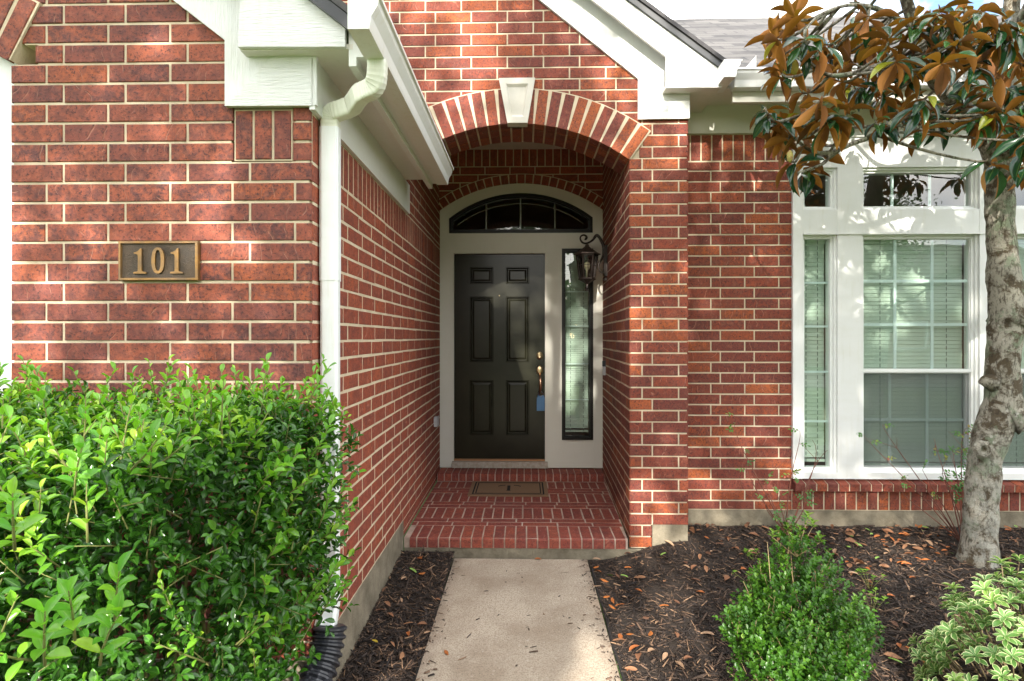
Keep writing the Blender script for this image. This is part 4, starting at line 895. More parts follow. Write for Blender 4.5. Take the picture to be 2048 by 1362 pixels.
p = on_left(869, 842); ob = thing('outlet_cover', 'small grey outlet cover low on the left porch wall', 'outlet', p)
mb = MB(); mb.box(p.x-.001, p.x+.03, p.y-.05, p.y+.05, p.z-.05, p.z+.04); obj('box', mb, 'grey_plastic', ob)
mb = MB(); mb.box(p.x+.03, p.x+.037, p.y-.055, p.y+.055, p.z-.045, p.z+.045); obj('lid', mb, 'grey_plastic', ob)
# wall lantern on the right porch wall
pw = on_right(1214, 545); YL = pw.y
def PL(px, py): return P(px, py, YL)
ln_ = thing('wall_lantern', 'black iron wall lantern on scrolled arm beside sidelight', 'lantern', (pw.x, pw.y, Z(560, YL)))
mb = MB(); mb.box(pw.x-.022, pw.x+.0, YL-.05, YL+.05, Z(553, YL), Z(492, YL)); mb.box(pw.x-.03, pw.x-.022, YL-.035, YL+.035, Z(550, YL), Z(495, YL))
mb.lathe([(.001, -.03), (.02, -.025), (.02, 0), (.001, .0)], (pw.x-.012, YL, Z(556, YL)), 10); obj('back_plate', mb, 'iron', ln_)
zpx = lambda u, v: (1130+u/9.08, 450+v/9.08)
arm = [(700, 850), (670, 868), (630, 830), (606, 760), (620, 690), (660, 630), (690, 560), (705, 470), (695, 370), (660, 290), (620, 220), (580, 190), (550, 210), (510, 265), (450, 310), (380, 335), (320, 320), (285, 275), (278, 230), (300, 195), (340, 182), (375, 195), (392, 225), (375, 255), (350, 250)]
rd = [.008, .008, .009, .010, .011, .012, .013, .017, .018, .018, .017, .018, .016, .012, .011, .011, .011, .010, .009, .009, .010, .011, .014, .014, .012]
mb = MB(); cp = [PL(*zpx(*q)) for q in arm]; fine, fr_ = [], []
for i in range(len(cp)-1):
    for k in range(3): 
        t = k/3; p0, p1, p2, p3 = cp[max(i-1, 0)], cp[i], cp[i+1], cp[min(i+2, len(cp)-1)]
        fine.append(.5*((2*p1)+(-p0+p2)*t+(2*p0-5*p1+4*p2-p3)*t*t+(-p0+3*p1-3*p2+p3)*t**3)); fr_.append((rd[i]*(1-t)+rd[i+1]*t)*.85)
mb.tube(fine, fr_, 8); mb.tube([PL(*zpx(690, 540)), PL(*zpx(760, 540))], .012, 8); obj('arm', mb, 'iron', ln_, smooth=True)
lc = PL(*zpx(400, 700)); lx = lc.x; sS = YL/F
def hexr(mb, prof, k=6, r=.5): mb.lathe(prof, (lx, YL, 0), k)
zz = lambda v: Z(450+v/9.08, YL)
mb = MB(); mb.lathe([(.006, zz(345)), (.018, zz(365)), (.022, zz(395)), (.045, zz(430)), (.11, zz(515)), (.128, zz(528)), (.128, zz(545)), (.10, zz(550))][::-1], (lx, YL, 0), 6); obj('lantern_roof', mb, 'roof_iron', ln_)
mb = MB(); rt, rb = .100, .070; zt1, zb1 = zz(550), zz(965)
for i in range(6):
    a = 2*PI*i/6; ct_, st_ = math.cos(a), math.sin(a); mb.tube([(lx+rt*ct_, YL+rt*st_, zt1), (lx+rb*ct_, YL+rb*st_, zb1)], .0095, 6)
    a2 = 2*PI*(i+.5)/6; hf = .866
    mb.tube([(lx+rt*hf*math.cos(a2), YL+rt*hf*math.sin(a2), zt1), (lx+rb*hf*math.cos(a2), YL+rb*hf*math.sin(a2), zb1)], .0028, 4)
    a3 = 2*PI*(i+1)/6; rm = rt*.55+rb*.45; zm = zt1*.55+zb1*.45; mb.tube([(lx+rm*math.cos(a), YL+rm*math.sin(a), zm), (lx+rm*math.cos(a3), YL+rm*math.sin(a3), zm)], .0028, 4)
mb.lathe([(.02, zz(1200)), (.012, zz(1170)), (.02, zz(1140)), (.014, zz(1110)), (.012, zz(1080)), (.03, zz(1050)), (.078, zz(1000)), (.085, zz(990)), (.078, zz(965)), (.06, zz(962))], (lx, YL, 0), 6)
mb.lathe([(.104, zt1-.012), (.106, zt1+.002)], (lx, YL, 0), 6); obj('lantern_cage', mb, 'iron', ln_)
mb = MB()
for i in range(6):
    a, a3 = 2*PI*i/6, 2*PI*(i+1)/6; q = [(lx+rb*.95*math.cos(a), YL+rb*.95*math.sin(a), zb1), (lx+rb*.95*math.cos(a3), YL+rb*.95*math.sin(a3), zb1), (lx+rt*.95*math.cos(a3), YL+rt*.95*math.sin(a3), zt1), (lx+rt*.95*math.cos(a), YL+rt*.95*math.sin(a), zt1)]
    mb.add(q, [(0, 1, 2, 3)])
obj('lantern_glass', mb, 'smoked_glass', ln_)
mb = MB(); mb.lathe([(.012, zz(960)), (.012, zz(830)), (.027, zz(780)), (.030, zz(730)), (.022, zz(690)), (.004, zz(670))], (lx, YL, 0), 14); obj('bulb', mb, 'bulb', ln_, smooth=True)
# corrugated drain pipe
mb = MB(); pth = bez([(xD_+.02, yD_-.06, .37), (xD_+.02, yD_-.12, .18), (xD_-.02, yD_-.35, .05), (xD_-.15, yD_-.75, .03), (xD_-.3, yD_-1.2, .03)], 110)
rr = [.062+.006*(1 if (i % 4) in (1, 2) else -1) for i in range(111)]; mb.tube(pth, rr, 20)
tag(obj('drain_pipe', mb, 'black_plastic', loc=(xD_, yD_-.1, 0)), 'black corrugated plastic drain pipe below the white downspout', 'drain pipe')

# ------------------------------------------------------------------ plants
def tubes_mesh(name, paths, mat, parent, smooth=True, k=5):
    mb = MB()
    for ps, rd_ in paths: mb.tube(ps, rd_, k, random.random())
    return obj(name, mb, mat, parent, smooth=smooth)
# hedge: clipped mass of glossy leaves against the garage wall
hg = thing('hedge', 'glossy green broadleaf hedge in front of the garage wall', 'hedge', (-1.7, 1.6, 0))
def hedge_surface(n):
    """points on the outer skin of the hedge with outward normals"""
    P_, N_ = [], []
    while len(P_) < n:
        f = random.random()
        if f < .45:   # top
            x = -3.1+2.48*random.random(); y = .75+1.42*random.random(); z = 1.30; nrm = Vector((0, -.25, 1))
        elif f < .72:  # right end, facing the path
            y = .75+1.40*random.random(); z = .05+1.28*random.random(); x = 0; nrm = Vector((1, -.35, .1))
        else:          # front, facing the camera
            x = -3.1+2.4*random.random(); z = .05+1.28*random.random(); y = 0; nrm = Vector((0, -1, .2))
        def xe(yy): return -.675-.13*((2.1-yy)/.8)**1.0-.0*(yy)
        def ye(xx): return 1.75-.62*sm((-.62-xx)/.35)-.35*sm((-1.0-xx)/.8)
        nz = .5+.5*mnoise.noise(Vector((x*2.3+5, y*2.3, z*2.3)))
        if f < .45:
            if x > xe(y) or y < ye(x): continue
            ztop_ = 1.325-.16*sm((1.75-y)/1.0)-.12*sm((x+.78)/.16)
            z = ztop_+.07*(nz-.5)-.10*max(0, 1-(y-ye(x))/.12)**2
        elif f < .72:
            x = xe(y)+.09*(nz-.5)-.14*max(0, (z-1.05)/.3)**2+.0
            if y < ye(x)-.02 or z > 1.26: continue
        else:
            if x > -.62: continue
            y = ye(x)+.10*(nz-.5)+.12*max(0, (z-1.0)/.3)**2
            if z > 1.24: continue
        P_.append((x, y, z)); N_.append(nrm)
    return np.array(P_), np.array([tuple(q.normalized()) for q in N_])
tv, tf, te = leaf_template(.35, .14, .60, 5, .62)
nS = 6300; sp_, sn_ = hedge_surface(nS)
hole = lambda p: (math.hypot((X_px(p)[0]-405)/46, (X_px(p)[1]-1110)/40) < 1) or (math.hypot((X_px(p)[0]-415)/60, (X_px(p)[1]-1215)/30) < 1)
def X_px(p):
    u = (p[0]*CA+p[1]*SA)/(-p[0]*SA+p[1]*CA); d = -p[0]*SA+p[1]*CA; return CX+F*u, HZ-F*(p[2]-H)/d
gap_c = [(-.93, 1.30, .62, .13), (-.86, 1.45, .85, .10), (-1.15, 1.2, .95, .08)]
T_, D_, Nn_, L_, Wd_, rn_ = [], [], [], [], [], []
stems = []
for i in range(nS):
    p = Vector(sp_[i]); nrm = Vector(sn_[i])
    dg = min(((p-Vector(g[:3])).length/g[3] for g in gap_c))
    if dg < 1 and random.random() < .8: continue
    if p.x > -1.02 and p.y > 1.3 and p.z < .50: continue
    depth = random.random()**1.6*.16
    dirn = (nrm*.6+Vector((random.gauss(0, .5), random.gauss(0, .5), random.gauss(.25, .45)))).normalized()
    p0 = p-nrm*(depth+.05); ln = random.uniform(.05, .11); nl = random.randint(5, 8)
    if random.random() < .25: stems.append(([p0-dirn*.02, p0+dirn*ln*.5, p0+dirn*ln], [.0018, .0014, .001]))
    a0 = random.uniform(0, 6.28); side = dirn.orthogonal().normalized(); s2 = dirn.cross(side)
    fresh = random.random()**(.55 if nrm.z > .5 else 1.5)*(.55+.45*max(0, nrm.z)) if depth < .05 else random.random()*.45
    for k in range(nl):
        t = (k+.5)/nl; a = a0+k*2.4; rad = side*math.cos(a)+s2*math.sin(a); ld = (dirn*(.35+.5*t)+rad*(.95-.5*t)).normalized()
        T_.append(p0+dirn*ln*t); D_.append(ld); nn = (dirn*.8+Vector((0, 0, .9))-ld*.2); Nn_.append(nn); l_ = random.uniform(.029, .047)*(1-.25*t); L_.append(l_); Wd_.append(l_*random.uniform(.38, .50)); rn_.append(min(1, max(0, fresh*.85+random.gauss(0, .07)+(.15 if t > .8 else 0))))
arr = lambda q: np.array([tuple(v) for v in q])
Rm = frames(arr(D_), arr(Nn_), np.array(L_), np.array(Wd_))
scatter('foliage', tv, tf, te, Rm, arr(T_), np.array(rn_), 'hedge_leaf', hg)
# fresh shoots standing out of the hedge
T_, D_, Nn_, L_, Wd_, rn_ = [], [], [], [], [], []
def shoot(base, dirn, ln, leaf, nl, fr):
    dirn = dirn.normalized(); side = dirn.orthogonal().normalized(); s2 = dirn.cross(side); a0 = random.uniform(0, 6.28)
    bend = Vector((random.gauss(0, .12), random.gauss(0, .12), .05)); pts_ = [base+dirn*ln*t+bend*ln*t*t for t in (0, .33, .66, 1)]
    stems.append((pts_, [.0028, .0024, .0018, .001]))
    for k in range(nl):
        t = .12+.88*(k+.5)/nl; q = base+dirn*ln*t+bend*ln*t*t; a = a0+k*2.5; rad = side*math.cos(a)+s2*math.sin(a)
        ld = (dirn*(.45+.5*t)+rad*(.85-.35*t)).normalized(); T_.append(q); D_.append(ld); Nn_.append(dirn+Vector((0, -.2, .5)))
        l_ = leaf*random.uniform(.75, 1.15)*(1-.2*t); L_.append(l_); Wd_.append(l_*random.uniform(.40, .52)); rn_.append(min(1, max(0, random.gauss(fr, .2))))
shp, shn = hedge_surface(420)
for i in range(420):
    p, nrm = Vector(shp[i]), Vector(shn[i])
    if p.x > -1.05 and p.y > 1.2 and p.z < .52: continue
    shoot(p-nrm*.05, nrm*.7+Vector((random.gauss(0, .3), random.gauss(0, .3), .75)), random.uniform(.09, .19), random.uniform(.032, .048), random.randint(6, 10), .45)
for (px, py, Yy, ln) in ((640, 775, 1.95, .16), (678, 960, 1.9, .17), (668, 1010, 1.88, .12), (660, 870, 1.92, .12), (505, 775, 2.1, .16), (345, 770, 2.0, .16), (15, 760, 2.05, .14), (60, 765, 2.05, .13), (672, 1190, 1.85, .12), (565, 780, 2.1, .12), (678, 1140, 1.85, .1)):
    shoot(P(px, py+30, Yy)-Vector((.05, 0, .02)), Vector((.45, -.15, .9)), ln, .046, 9, .35)
for (px, py, Yy) in ((150, 1280, 1.0), (30, 1100, .98), (90, 1330, .95), (200, 1330, 1.05), (300, 960, 1.35), (150, 990, 1.2), (230, 1240, 1.1)):
    shoot(P(px, py, Yy), Vector((.3, -.4, .8)), .13, .052, 10, .35)
Rm = frames(arr(D_), arr(Nn_), np.array(L_), np.array(Wd_)); scatter('fresh_leaves', tv, tf, te, Rm, arr(T_), np.array(rn_), 'hedge_new_leaf', hg)
for i in range(40):
    bx, by = random.uniform(-2.6, -1.0), random.uniform(1.75, 2.0); tx, ty, tz = bx+random.gauss(0, .25), by+random.gauss(0, .2), random.uniform(.8, 1.25)
    stems.append(([(bx, by, -.02), (bx+(tx-bx)*.4, by+(ty-by)*.4, tz*.45), (min(tx, -.75), min(ty, 2.1), tz)], [.008, .006, .003]))
tubes_mesh('stems', stems, 'twig_green', hg)
# inner leaves, darker mass
nI = 16000; ip = np.stack([rng.uniform(-3.0, -.78, nI), rng.uniform(1.15, 2.12, nI), rng.uniform(.1, 1.22, nI)], 1)
keep = ~((ip[:, 0] > -1.05) & (ip[:, 2] < .48))
for g in gap_c: keep &= (np.linalg.norm((ip-np.array(g[:3]))*np.array([1, .6, 1]), axis=1) > g[3]*1.25)
for i in range(nI):
    if ip[i, 1] < 1.85-.62*sm((-.62-ip[i, 0])/.35)-.35*sm((-1.0-ip[i, 0])/.8): keep[i] = False
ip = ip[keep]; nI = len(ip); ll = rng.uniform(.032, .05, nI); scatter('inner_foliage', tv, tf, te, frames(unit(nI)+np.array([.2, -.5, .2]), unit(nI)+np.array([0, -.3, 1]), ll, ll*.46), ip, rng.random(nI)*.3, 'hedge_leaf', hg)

# boxwood
bx_c = Vector((X(1592, 2.42), 2.42, 0)); bw = thing('boxwood_shrub', 'small cone shaped boxwood shrub in mulch right of the path', 'shrub', tuple(bx_c))
tb, tbf, tbe = leaf_template(.25, .1, .5, 3, .6)
T_, D_, Nn_, L_, Wd_, rn_ = [], [], [], [], [], []; stems = []
lobes = [(0, 0, .24, .25, .24), (-.16, -.05, .30, .13, .14), (.17, -.02, .32, .14, .14), (-.02, .0, .48, .12, .14), (.0, 0, .63, .075, .09), (-.09, .03, .44, .09, .10), (.11, .03, .50, .085, .11), (-.24, -.06, .33, .08, .07), (.20, .02, .27, .09, .11), (-.12, -.14, .18, .17, .2), (.06, -.15, .16, .15, .2)]
for i in range(2300):
    lb = random.choices(lobes, weights=[l[3]**2 for l in lobes])[0]; d = Vector((random.gauss(0, 1), random.gauss(0, 1), random.gauss(.1, 1))).normalized()
    if d.z < -.5: continue
    rr_ = random.random()**.35; q = bx_c+Vector((lb[0]+d.x*lb[3]*rr_, lb[1]+d.y*lb[3]*rr_, lb[2]+d.z*lb[4]*rr_+.0))
    if q.z < .05: continue
    dr_ = (d*.6+Vector((random.gauss(0, .3), random.gauss(0, .3), .8))).normalized(); ln = random.uniform(.035, .075); side = dr_.orthogonal().normalized(); s2 = dr_.cross(side); a0 = random.uniform(0, 6)
    if random.random() < .10: stems.append(([q-dr_*.03, q+dr_*ln], [.0016, .0009]))
    fresh = random.random()**1.3*.8*(.6+.4*max(0, d.z))
    for k in range(9):
        t = (k+.5)/9; a = a0+(k//2)*1.57+(PI if k % 2 else 0); rad = side*math.cos(a)+s2*math.sin(a)
        T_.append(q+dr_*ln*t); D_.append((dr_*(.4+.5*t)+rad*.8).normalized()); Nn_.append(dr_+Vector((0, 0, .4))); l_ = random.uniform(.014, .022); L_.append(l_); Wd_.append(l_*.64); rn_.append(min(1, max(0, fresh+random.gauss(0, .1)+(.12 if t > .8 else 0))))
scatter('foliage', tb, tbf, tbe, frames(arr(D_), arr(Nn_), np.array(L_), np.array(Wd_)), arr(T_), np.array(rn_), 'box_leaf', bw)
T_, D_, Nn_, L_, Wd_, rn_ = [], [], [], [], [], []
for (px, py) in ((1575, 1062), (1600, 1068), (1625, 1055), (1545, 1075), (1640, 1085), (1585, 1085), (1615, 1040)):
    q = P(px, py, 2.42+random.uniform(-.05, .08)); b0 = bx_c+Vector((0, 0, .62)); stems.append(([b0, (b0+q)/2+Vector((0, 0, .0)), q], [.003, .002, .0014]))
    for k in range(8):
        a = k*2.4; t = k/8; T_.append(q+Vector((0, 0, .03*t))); D_.append(Vector((math.cos(a), math.sin(a), .4+.6*t))); Nn_.append(Vector((0, 0, 1))); l_ = random.uniform(.022, .032); L_.append(l_); Wd_.append(l_*.5); rn_.append(random.uniform(.8, 1))
scatter('fresh_leaves', tb, tbf, tbe, frames(arr(D_), arr(Nn_), np.array(L_), np.array(Wd_)), arr(T_), np.array(rn_), 'box_leaf', bw)
for lb in lobes:
    for k in range(3):
        e = bx_c+Vector((lb[0]+random.gauss(0, .04), lb[1]+random.gauss(0, .04), lb[2]+lb[4]*.6)); s0 = bx_c+Vector((random.gauss(0, .02), random.gauss(0, .02), -.02)); stems.append((bez([s0, s0.lerp(e, .5)+Vector((random.gauss(0, .04), random.gauss(0, .04), -.03)), e], 5), [.005, .004, .0034, .0028, .002, .0014]))
tubes_mesh('stems', stems, 'twig_tan', bw)

# variegated pittosporum
vp_c = Vector((X(2030, 2.35), 2.35, 0)); vpz = thing('variegated_shrub', 'low shrub with cream edged leaves below the tree trunk', 'shrub', tuple(vp_c))
tv2, tf2, te2 = leaf_template(.25, .25, .62, 5, .75)
T_, D_, Nn_, L_, Wd_, rn_ = [], [], [], [], [], []; stems = []
wc = []
tries = 0
while len(wc) < 270 and tries < 9000:
    tries += 1
    d = Vector((random.gauss(0, 1), random.gauss(-.2, 1), abs(random.gauss(0, 1)))).normalized(); rr_ = random.uniform(.72, 1.02)
    q = vp_c+Vector((.12+d.x*.44*rr_, d.y*.40*rr_, .06+d.z*.50*rr_)); nzq = mnoise.noise(q*5)
    q += d*nzq*.07
    if all((q-w_[0]).length > .036 for w_ in wc): wc.append((q, d))
for q, d in wc:
    dr_ = (d*.8+Vector((random.gauss(0, .2), random.gauss(0, .2), .7))).normalized(); side = dr_.orthogonal().normalized(); s2 = dr_.cross(side); a0 = random.uniform(0, 6); fresh = random.random()
    stems.append(([q-dr_*.10, q], [.003, .002]))
    for k in range(11):
        a = a0+k*2.4; t = k/11; rad = side*math.cos(a)+s2*math.sin(a); T_.append(q+dr_*.018*t); D_.append((dr_*(.25+.7*t)+rad).normalized()); Nn_.append(dr_*1.5-rad*.2); l_ = random.uniform(.042, .062)*(1-.3*t); L_.append(l_); Wd_.append(l_*.42); rn_.append(min(1, max(0, fresh*.7+random.gauss(0, .1)+t*.2)))
scatter('foliage', tv2, tf2, te2, frames(arr(D_), arr(Nn_), np.array(L_), np.array(Wd_)), arr(T_), np.array(rn_), 'variegated_leaf', vpz)
for k in range(16):
    a = random.uniform(0, 6.28); e = vp_c+Vector((.12+math.cos(a)*.3, math.sin(a)*.28, .34)); stems.append(([vp_c+Vector((.1, 0, -.02)), vp_c+Vector((.1+math.cos(a)*.12, math.sin(a)*.1, .16)), e], [.008, .006, .003]))
tubes_mesh('stems', stems, 'twig', vpz)

# sparse rose bushes along the wall
tr, trf, tre = leaf_template(.2, .1, .45, 4, .8)
def rose(name, label, base, tips, seed, Yb):
    random.seed(seed); o = thing(name, label, 'bush', tuple(base)); st = []; T_, D_, Nn_, L_, Wd_, rn_ = [], [], [], [], [], []
    for (px, py, nl) in tips:
        e = P(px, py, Yb+random.uniform(-.12, .1)); mid = base.lerp(e, .5)+Vector((random.gauss(0, .04), random.gauss(0, .03), .03)); pts_ = bez([base, mid, e+Vector((random.gauss(0, .05), 0, -.1)), e], 9)
        st.append((pts_, [.0045-.0032*i/9 for i in range(10)]))
        for k in range(nl):
            t = random.uniform(.35, 1) if k else 1.0; q = pts_[int(t*9)]; ax = Vector((random.gauss(0, 1), random.gauss(-.3, .5), random.gauss(.2, .4))).normalized(); tw_ = [q, q+ax*.05]; st.append((tw_, [.0014, .0008])); fr = random.random()
            for m_ in range(5):
                c = q+ax*(.015+.010*m_); sd_ = ax.orthogonal().normalized()*(1 if m_ % 2 else -1); T_.append(c); D_.append((ax*.5+sd_).normalized() if m_ < 4 else ax); Nn_.append(Vector((0, -.5, 1))); l_ = random.uniform(.018, .03); L_.append(l_); Wd_.append(l_*.6); rn_.append(min(1, max(0, fr*.9+random.gauss(0, .1))))
    for k in range(8):
        s0 = random.choice([u_[0] for u_ in st if len(u_[0]) == 10]); q = Vector(s0[random.randint(3, 8)]); st.append(([q, q+Vector((random.gauss(0, .1), random.gauss(0, .04), random.uniform(.03, .16)))], [.002, .0008]))
    scatter('foliage', tr, trf, tre, frames(arr(D_), arr(Nn_), np.array(L_), np.array(Wd_)), arr(T_), np.array(rn_), 'rose_leaf', o); tubes_mesh('stems', st, 'twig_red', o)
rose('rose_bush', 'sparse leggy rose bush beside the narrow window', Vector((X(1575, 4.12), 4.12, gh(X(1575, 4.12), 4.12))), [(1470, 832, 4), (1490, 930, 2), (1540, 945, 2), (1600, 862, 5), (1625, 880, 0), (1600, 965, 4), (1560, 985, 3), (1655, 900, 0), (1528, 1000, 3), (1610, 990, 5)], 3, 4.12)
rose('rose_bush', 'sparse leggy rose bush with reddish stems beside the trunk', Vector((X(1925, 4.0), 4.0, gh(X(1925, 4.0), 4.0))), [(1728, 872, 3), (1765, 850, 1), (1870, 890, 4), (1845, 940, 1), (1930, 858, 9), (1905, 900, 10), (1890, 925, 6), (1950, 870, 6), (1860, 985, 2), (1800, 960, 2), (1940, 900, 6)], 5, 4.0)
# low seedling sprigs in the mulch
random.seed(11)
for n_, (px, py, Yy, lab) in enumerate(((1390+350, 1120, 3.35, 'green seedling sprig in mulch between boxwood and tree'), (1745, 1150, 3.1, 'second green seedling nearer the variegated shrub'), (1510, 1065, 3.7, 'tiny green seedling behind the boxwood, near the foundation'), (1495, 1098, 3.45, 'tiny green seedling left of the boxwood top'))):
    bs = P(px, py+18, Yy); bs.z = gh(bs.x, bs.y); o = thing('seedling', lab, 'seedling', tuple(bs)); st = []; T_, D_, Nn_, L_, Wd_, rn_ = [], [], [], [], [], []
    for s_ in range(5):
        e = bs+Vector((random.gauss(0, .05), random.gauss(0, .04), random.uniform(.05, .11))); st.append(([bs, e], [.002, .001]))
        for k in range(7): a = k*2.4; T_.append(e-Vector((0, 0, .012*(k % 3)))); D_.append(Vector((math.cos(a), math.sin(a), .5))); Nn_.append(Vector((0, 0, 1))); l_ = random.uniform(.016, .026); L_.append(l_); Wd_.append(l_*.5); rn_.append(random.uniform(.6, .95))
    scatter('foliage', tr, trf, tre, frames(arr(D_), arr(Nn_), np.array(L_), np.array(Wd_)), arr(T_), np.array(rn_), 'box_leaf', o); tubes_mesh('stems', st, 'twig_green', o)

# magnolia
random.seed(21); YM = 3.72
mg = thing('magnolia_tree', 'magnolia tree with lichen spotted trunk and rusty brown leaf undersides', 'tree', (X(1957, YM), YM, gh(X(1957, YM), YM)))
tk = [(1957, 1140, 60), (1957, 1118, 45), (1960, 1060, 37), (1962, 1000, 37), (1968, 950, 36), (1974, 900, 37), (1986, 860, 41), (2002, 820, 40), (2006, 780, 38), (2004, 740, 36), (2007, 700, 36), (2012, 650, 37), (2013, 600, 38), (2008, 560, 36), (2004, 500, 31), (2001, 450, 30), (1999, 400, 31), (1999, 340, 31), (2001, 290, 27), (2008, 230, 22), (2014, 160, 20), (2018, 90, 18), (2024, 0, 17), (2030, -120, 15), (2040, -300, 11), (2045, -500, 7)]
def crom(pts, k):
    o = []
    for i in range(len(pts)-1):
        p0, p1, p2, p3 = [np.array(pts[j], float) for j in (max(i-1, 0), i, i+1, min(i+2, len(pts)-1))]
        for m_ in range(k):
            t = m_/k; o.append(.5*(2*p1+(p2-p0)*t+(2*p0-5*p1+4*p2-p3)*t*t+(3*p1-p0-3*p2+p3)*t**3))
    o.append(np.array(pts[-1], float)); return o
mb = MB(); fine = crom(tk, 8); ps = [P(a, b_, YM) for a, b_, c in fine]; rs = [c*YM/F*.77 for a, b_, c in fine]
def lumpy(mb, ps, rs, k=28, amp=.07):
    n = len(ps); vs = []
    for i in range(n):
        t = (ps[min(i+1, n-1)]-ps[max(i-1, 0)]).normalized(); a = t.cross(EY).normalized(); b2 = t.cross(a).normalized()
        for j in range(k):
            an = 2*PI*j/k; d = a*math.cos(an)+b2*math.sin(an); q = ps[i]+d*rs[i]
            vs.append(q+d*rs[i]*amp*(mnoise.noise(q*9)*1.3+mnoise.noise(q*26)*.7))
    mb.add(vs, [(i*k+j, i*k+(j+1) % k, (i+1)*k+(j+1) % k, (i+1)*k+j) for i in range(n-1) for j in range(k)]+[tuple(range(k))[::-1], tuple((n-1)*k+j for j in range(k))])
lumpy(mb, ps, rs)
# knot and stubs
kc = P(1963, 899, YM-.11); vsn = []
for (ra_, rb_, dd) in ((.055, .05, .0), (.042, .04, -.022), (.03, .03, -.03), (.018, .02, -.012), (.008, .008, .0)):
    vsn.append([kc+Vector((math.cos(a)*ra_, dd-.0, math.sin(a)*rb_*1.15)) for a in [2*PI*i/16 for i in range(16)]])
mb.add([q for g in vsn for q in g], [(i*16+j, i*16+(j+1) % 16, (i+1)*16+(j+1) % 16, (i+1)*16+j) for i in range(4) for j in range(16)]+[tuple(4*16+j for j in range(16))])
lumpy(mb, [P(2020, 840, YM-.03), P(2038, 835, YM-.05), P(2050, 838, YM-.06), P(2056, 842, YM-.06)], [.10, .085, .06, .02])
lumpy(mb, [P(1985, 765, YM-.02), P(1968, 762, YM-.02), P(1959, 765, YM-.02)], [.06, .035, .012])
lumpy(mb, [P(2015, 650, YM), P(2035, 600, YM), P(2058, 575, YM), P(2100, 550, YM+.05), P(2180, 500, YM+.1), P(2300, 380, YM+.2), P(2400, 200, YM+.3)], [.11, .08, .055, .045, .04, .03, .02])
obj('trunk', mb, 'bark', mg, smooth=True)
br = MB(); nodes = []
def limb(pts, r0, r1, k=6):
    f_ = crom(pts, k); n = len(f_); p3 = [P(a, b_, y) for a, b_, y in f_]; lumpy(br, p3, [r0+(r1-r0)*i/(n-1) for i in range(n)], 9, .12); nodes.extend(p3[::2])
limb([(1999, 345, 3.70), (1975, 285, 3.64), (1950, 248, 3.58), (1915, 205, 3.50), (1889, 180, 3.42), (1862, 150, 3.35), (1840, 100, 3.3), (1825, 40, 3.25), (1800, -40, 3.2), (1770, -160, 3.2)], .062, .02)
limb([(1960, 262, 3.6), (1925, 250, 3.5), (1889, 240, 3.4), (1862, 222, 3.32), (1832, 206, 3.25), (1795, 236, 3.15), (1749, 269, 3.1), (1698, 290, 3.05), (1659, 305, 3.0), (1620, 300, 2.98), (1581, 268, 2.95), (1562, 243, 2.93)], .024, .006)
limb([(1659, 305, 3.0), (1650, 325, 2.98), (1618, 338, 2.95), (1596, 345, 2.92)], .008, .005)
limb([(1862, 150, 3.35), (1815, 111, 3.2), (1784, 121, 3.1), (1710, 146, 3.0), (1659, 150, 2.95), (1624, 129, 2.9), (1600, 100, 2.88)], .02, .006)
limb([(2012, 200, 3.7), (1985, 120, 3.5), (1950, 60, 3.3), (1925, 0, 3.2), (1900, -90, 3.1)], .03, .012)
limb([(2003, 320, 3.7), (2025, 280, 3.5), (2048, 240, 3.35), (2080, 190, 3.2), (2150, 100, 3.1), (2200, 0, 3.0)], .045, .012)
limb([(1832, 60, 3.3), (1760, 20, 3.1), (1700, 10, 3.0), (1640, 30, 2.9), (1610, 60, 2.85)], .014, .005)
limb([(1999, 370, 3.70), (2020, 345, 3.6), (2048, 340, 3.5), (2100, 350, 3.4)], .016, .008)
limb([(2018, 90, 3.7), (2060, 0, 3.5), (2120, -120, 3.4), (2200, -220, 3.3)], .03, .01)
WH = [(1610, 74), (1573, 109), (1562, 140), (1558, 240), (1655, 234), (1596, 342), (1706, 23), (1729, 47), (1772, 168), (1827, 35), (1893, 128), (1889, 85), (1795, 218), (1858, 190), (2014, 249), (2000, 215), (1951, 117), (2010, 39), (1690, 60), (1737, 97), (1679, 109), (1600, 187), (1932, 70), (1975, 318), (2040, 330), (1650, 190), (1720, 175), (1830, 110), (1780, 70), (1860, 20), (1960, 20), (2035, 130), (1990, 170), (1925, 200), (1840, 245), (1750, 240), (1700, 215), (2045, 60), (1630, 130), (1900, 30), (1560, 60), (1985, 80), (1810, 160), (1750, 130), (1880, 240), (2040, 200), (1950, 230), (1670, 160), (2045, 270), (1910, 90), (1650, 90), (1790, 120), (1935, 155), (1860, 75)]
WH += [(1545, 75), (1530, 215), (1570, 275), (1575, 320), (1540, 150), (1590, 30)]
WH3 = [(P(a, b_, random.uniform(2.7, 3.45)), 1) for a, b_ in WH]
for a, b_ in list(WH):
    if random.random() < .5: WH3.append((P(a+random.gauss(14, 22), b_+random.gauss(-6, 20), random.uniform(2.8, 3.7)), 1))
for i in range(80):     # crown above and beside the frame, and behind
    a, b_, y = random.uniform(1620, 2500), random.uniform(-560, -70), random.uniform(2.6, 4.0); 
    if b_ > -1.0*(a-1500)*1.1-40: WH3.append((P(a, b_, y), 0))
for i in range(28): WH3.append((P(random.uniform(2060, 2400), random.uniform(-40, 420), random.uniform(2.9, 3.9)), 0))
T_, D_, Nn_, L_, Wd_, rn_ = [], [], [], [], [], []; cones = []
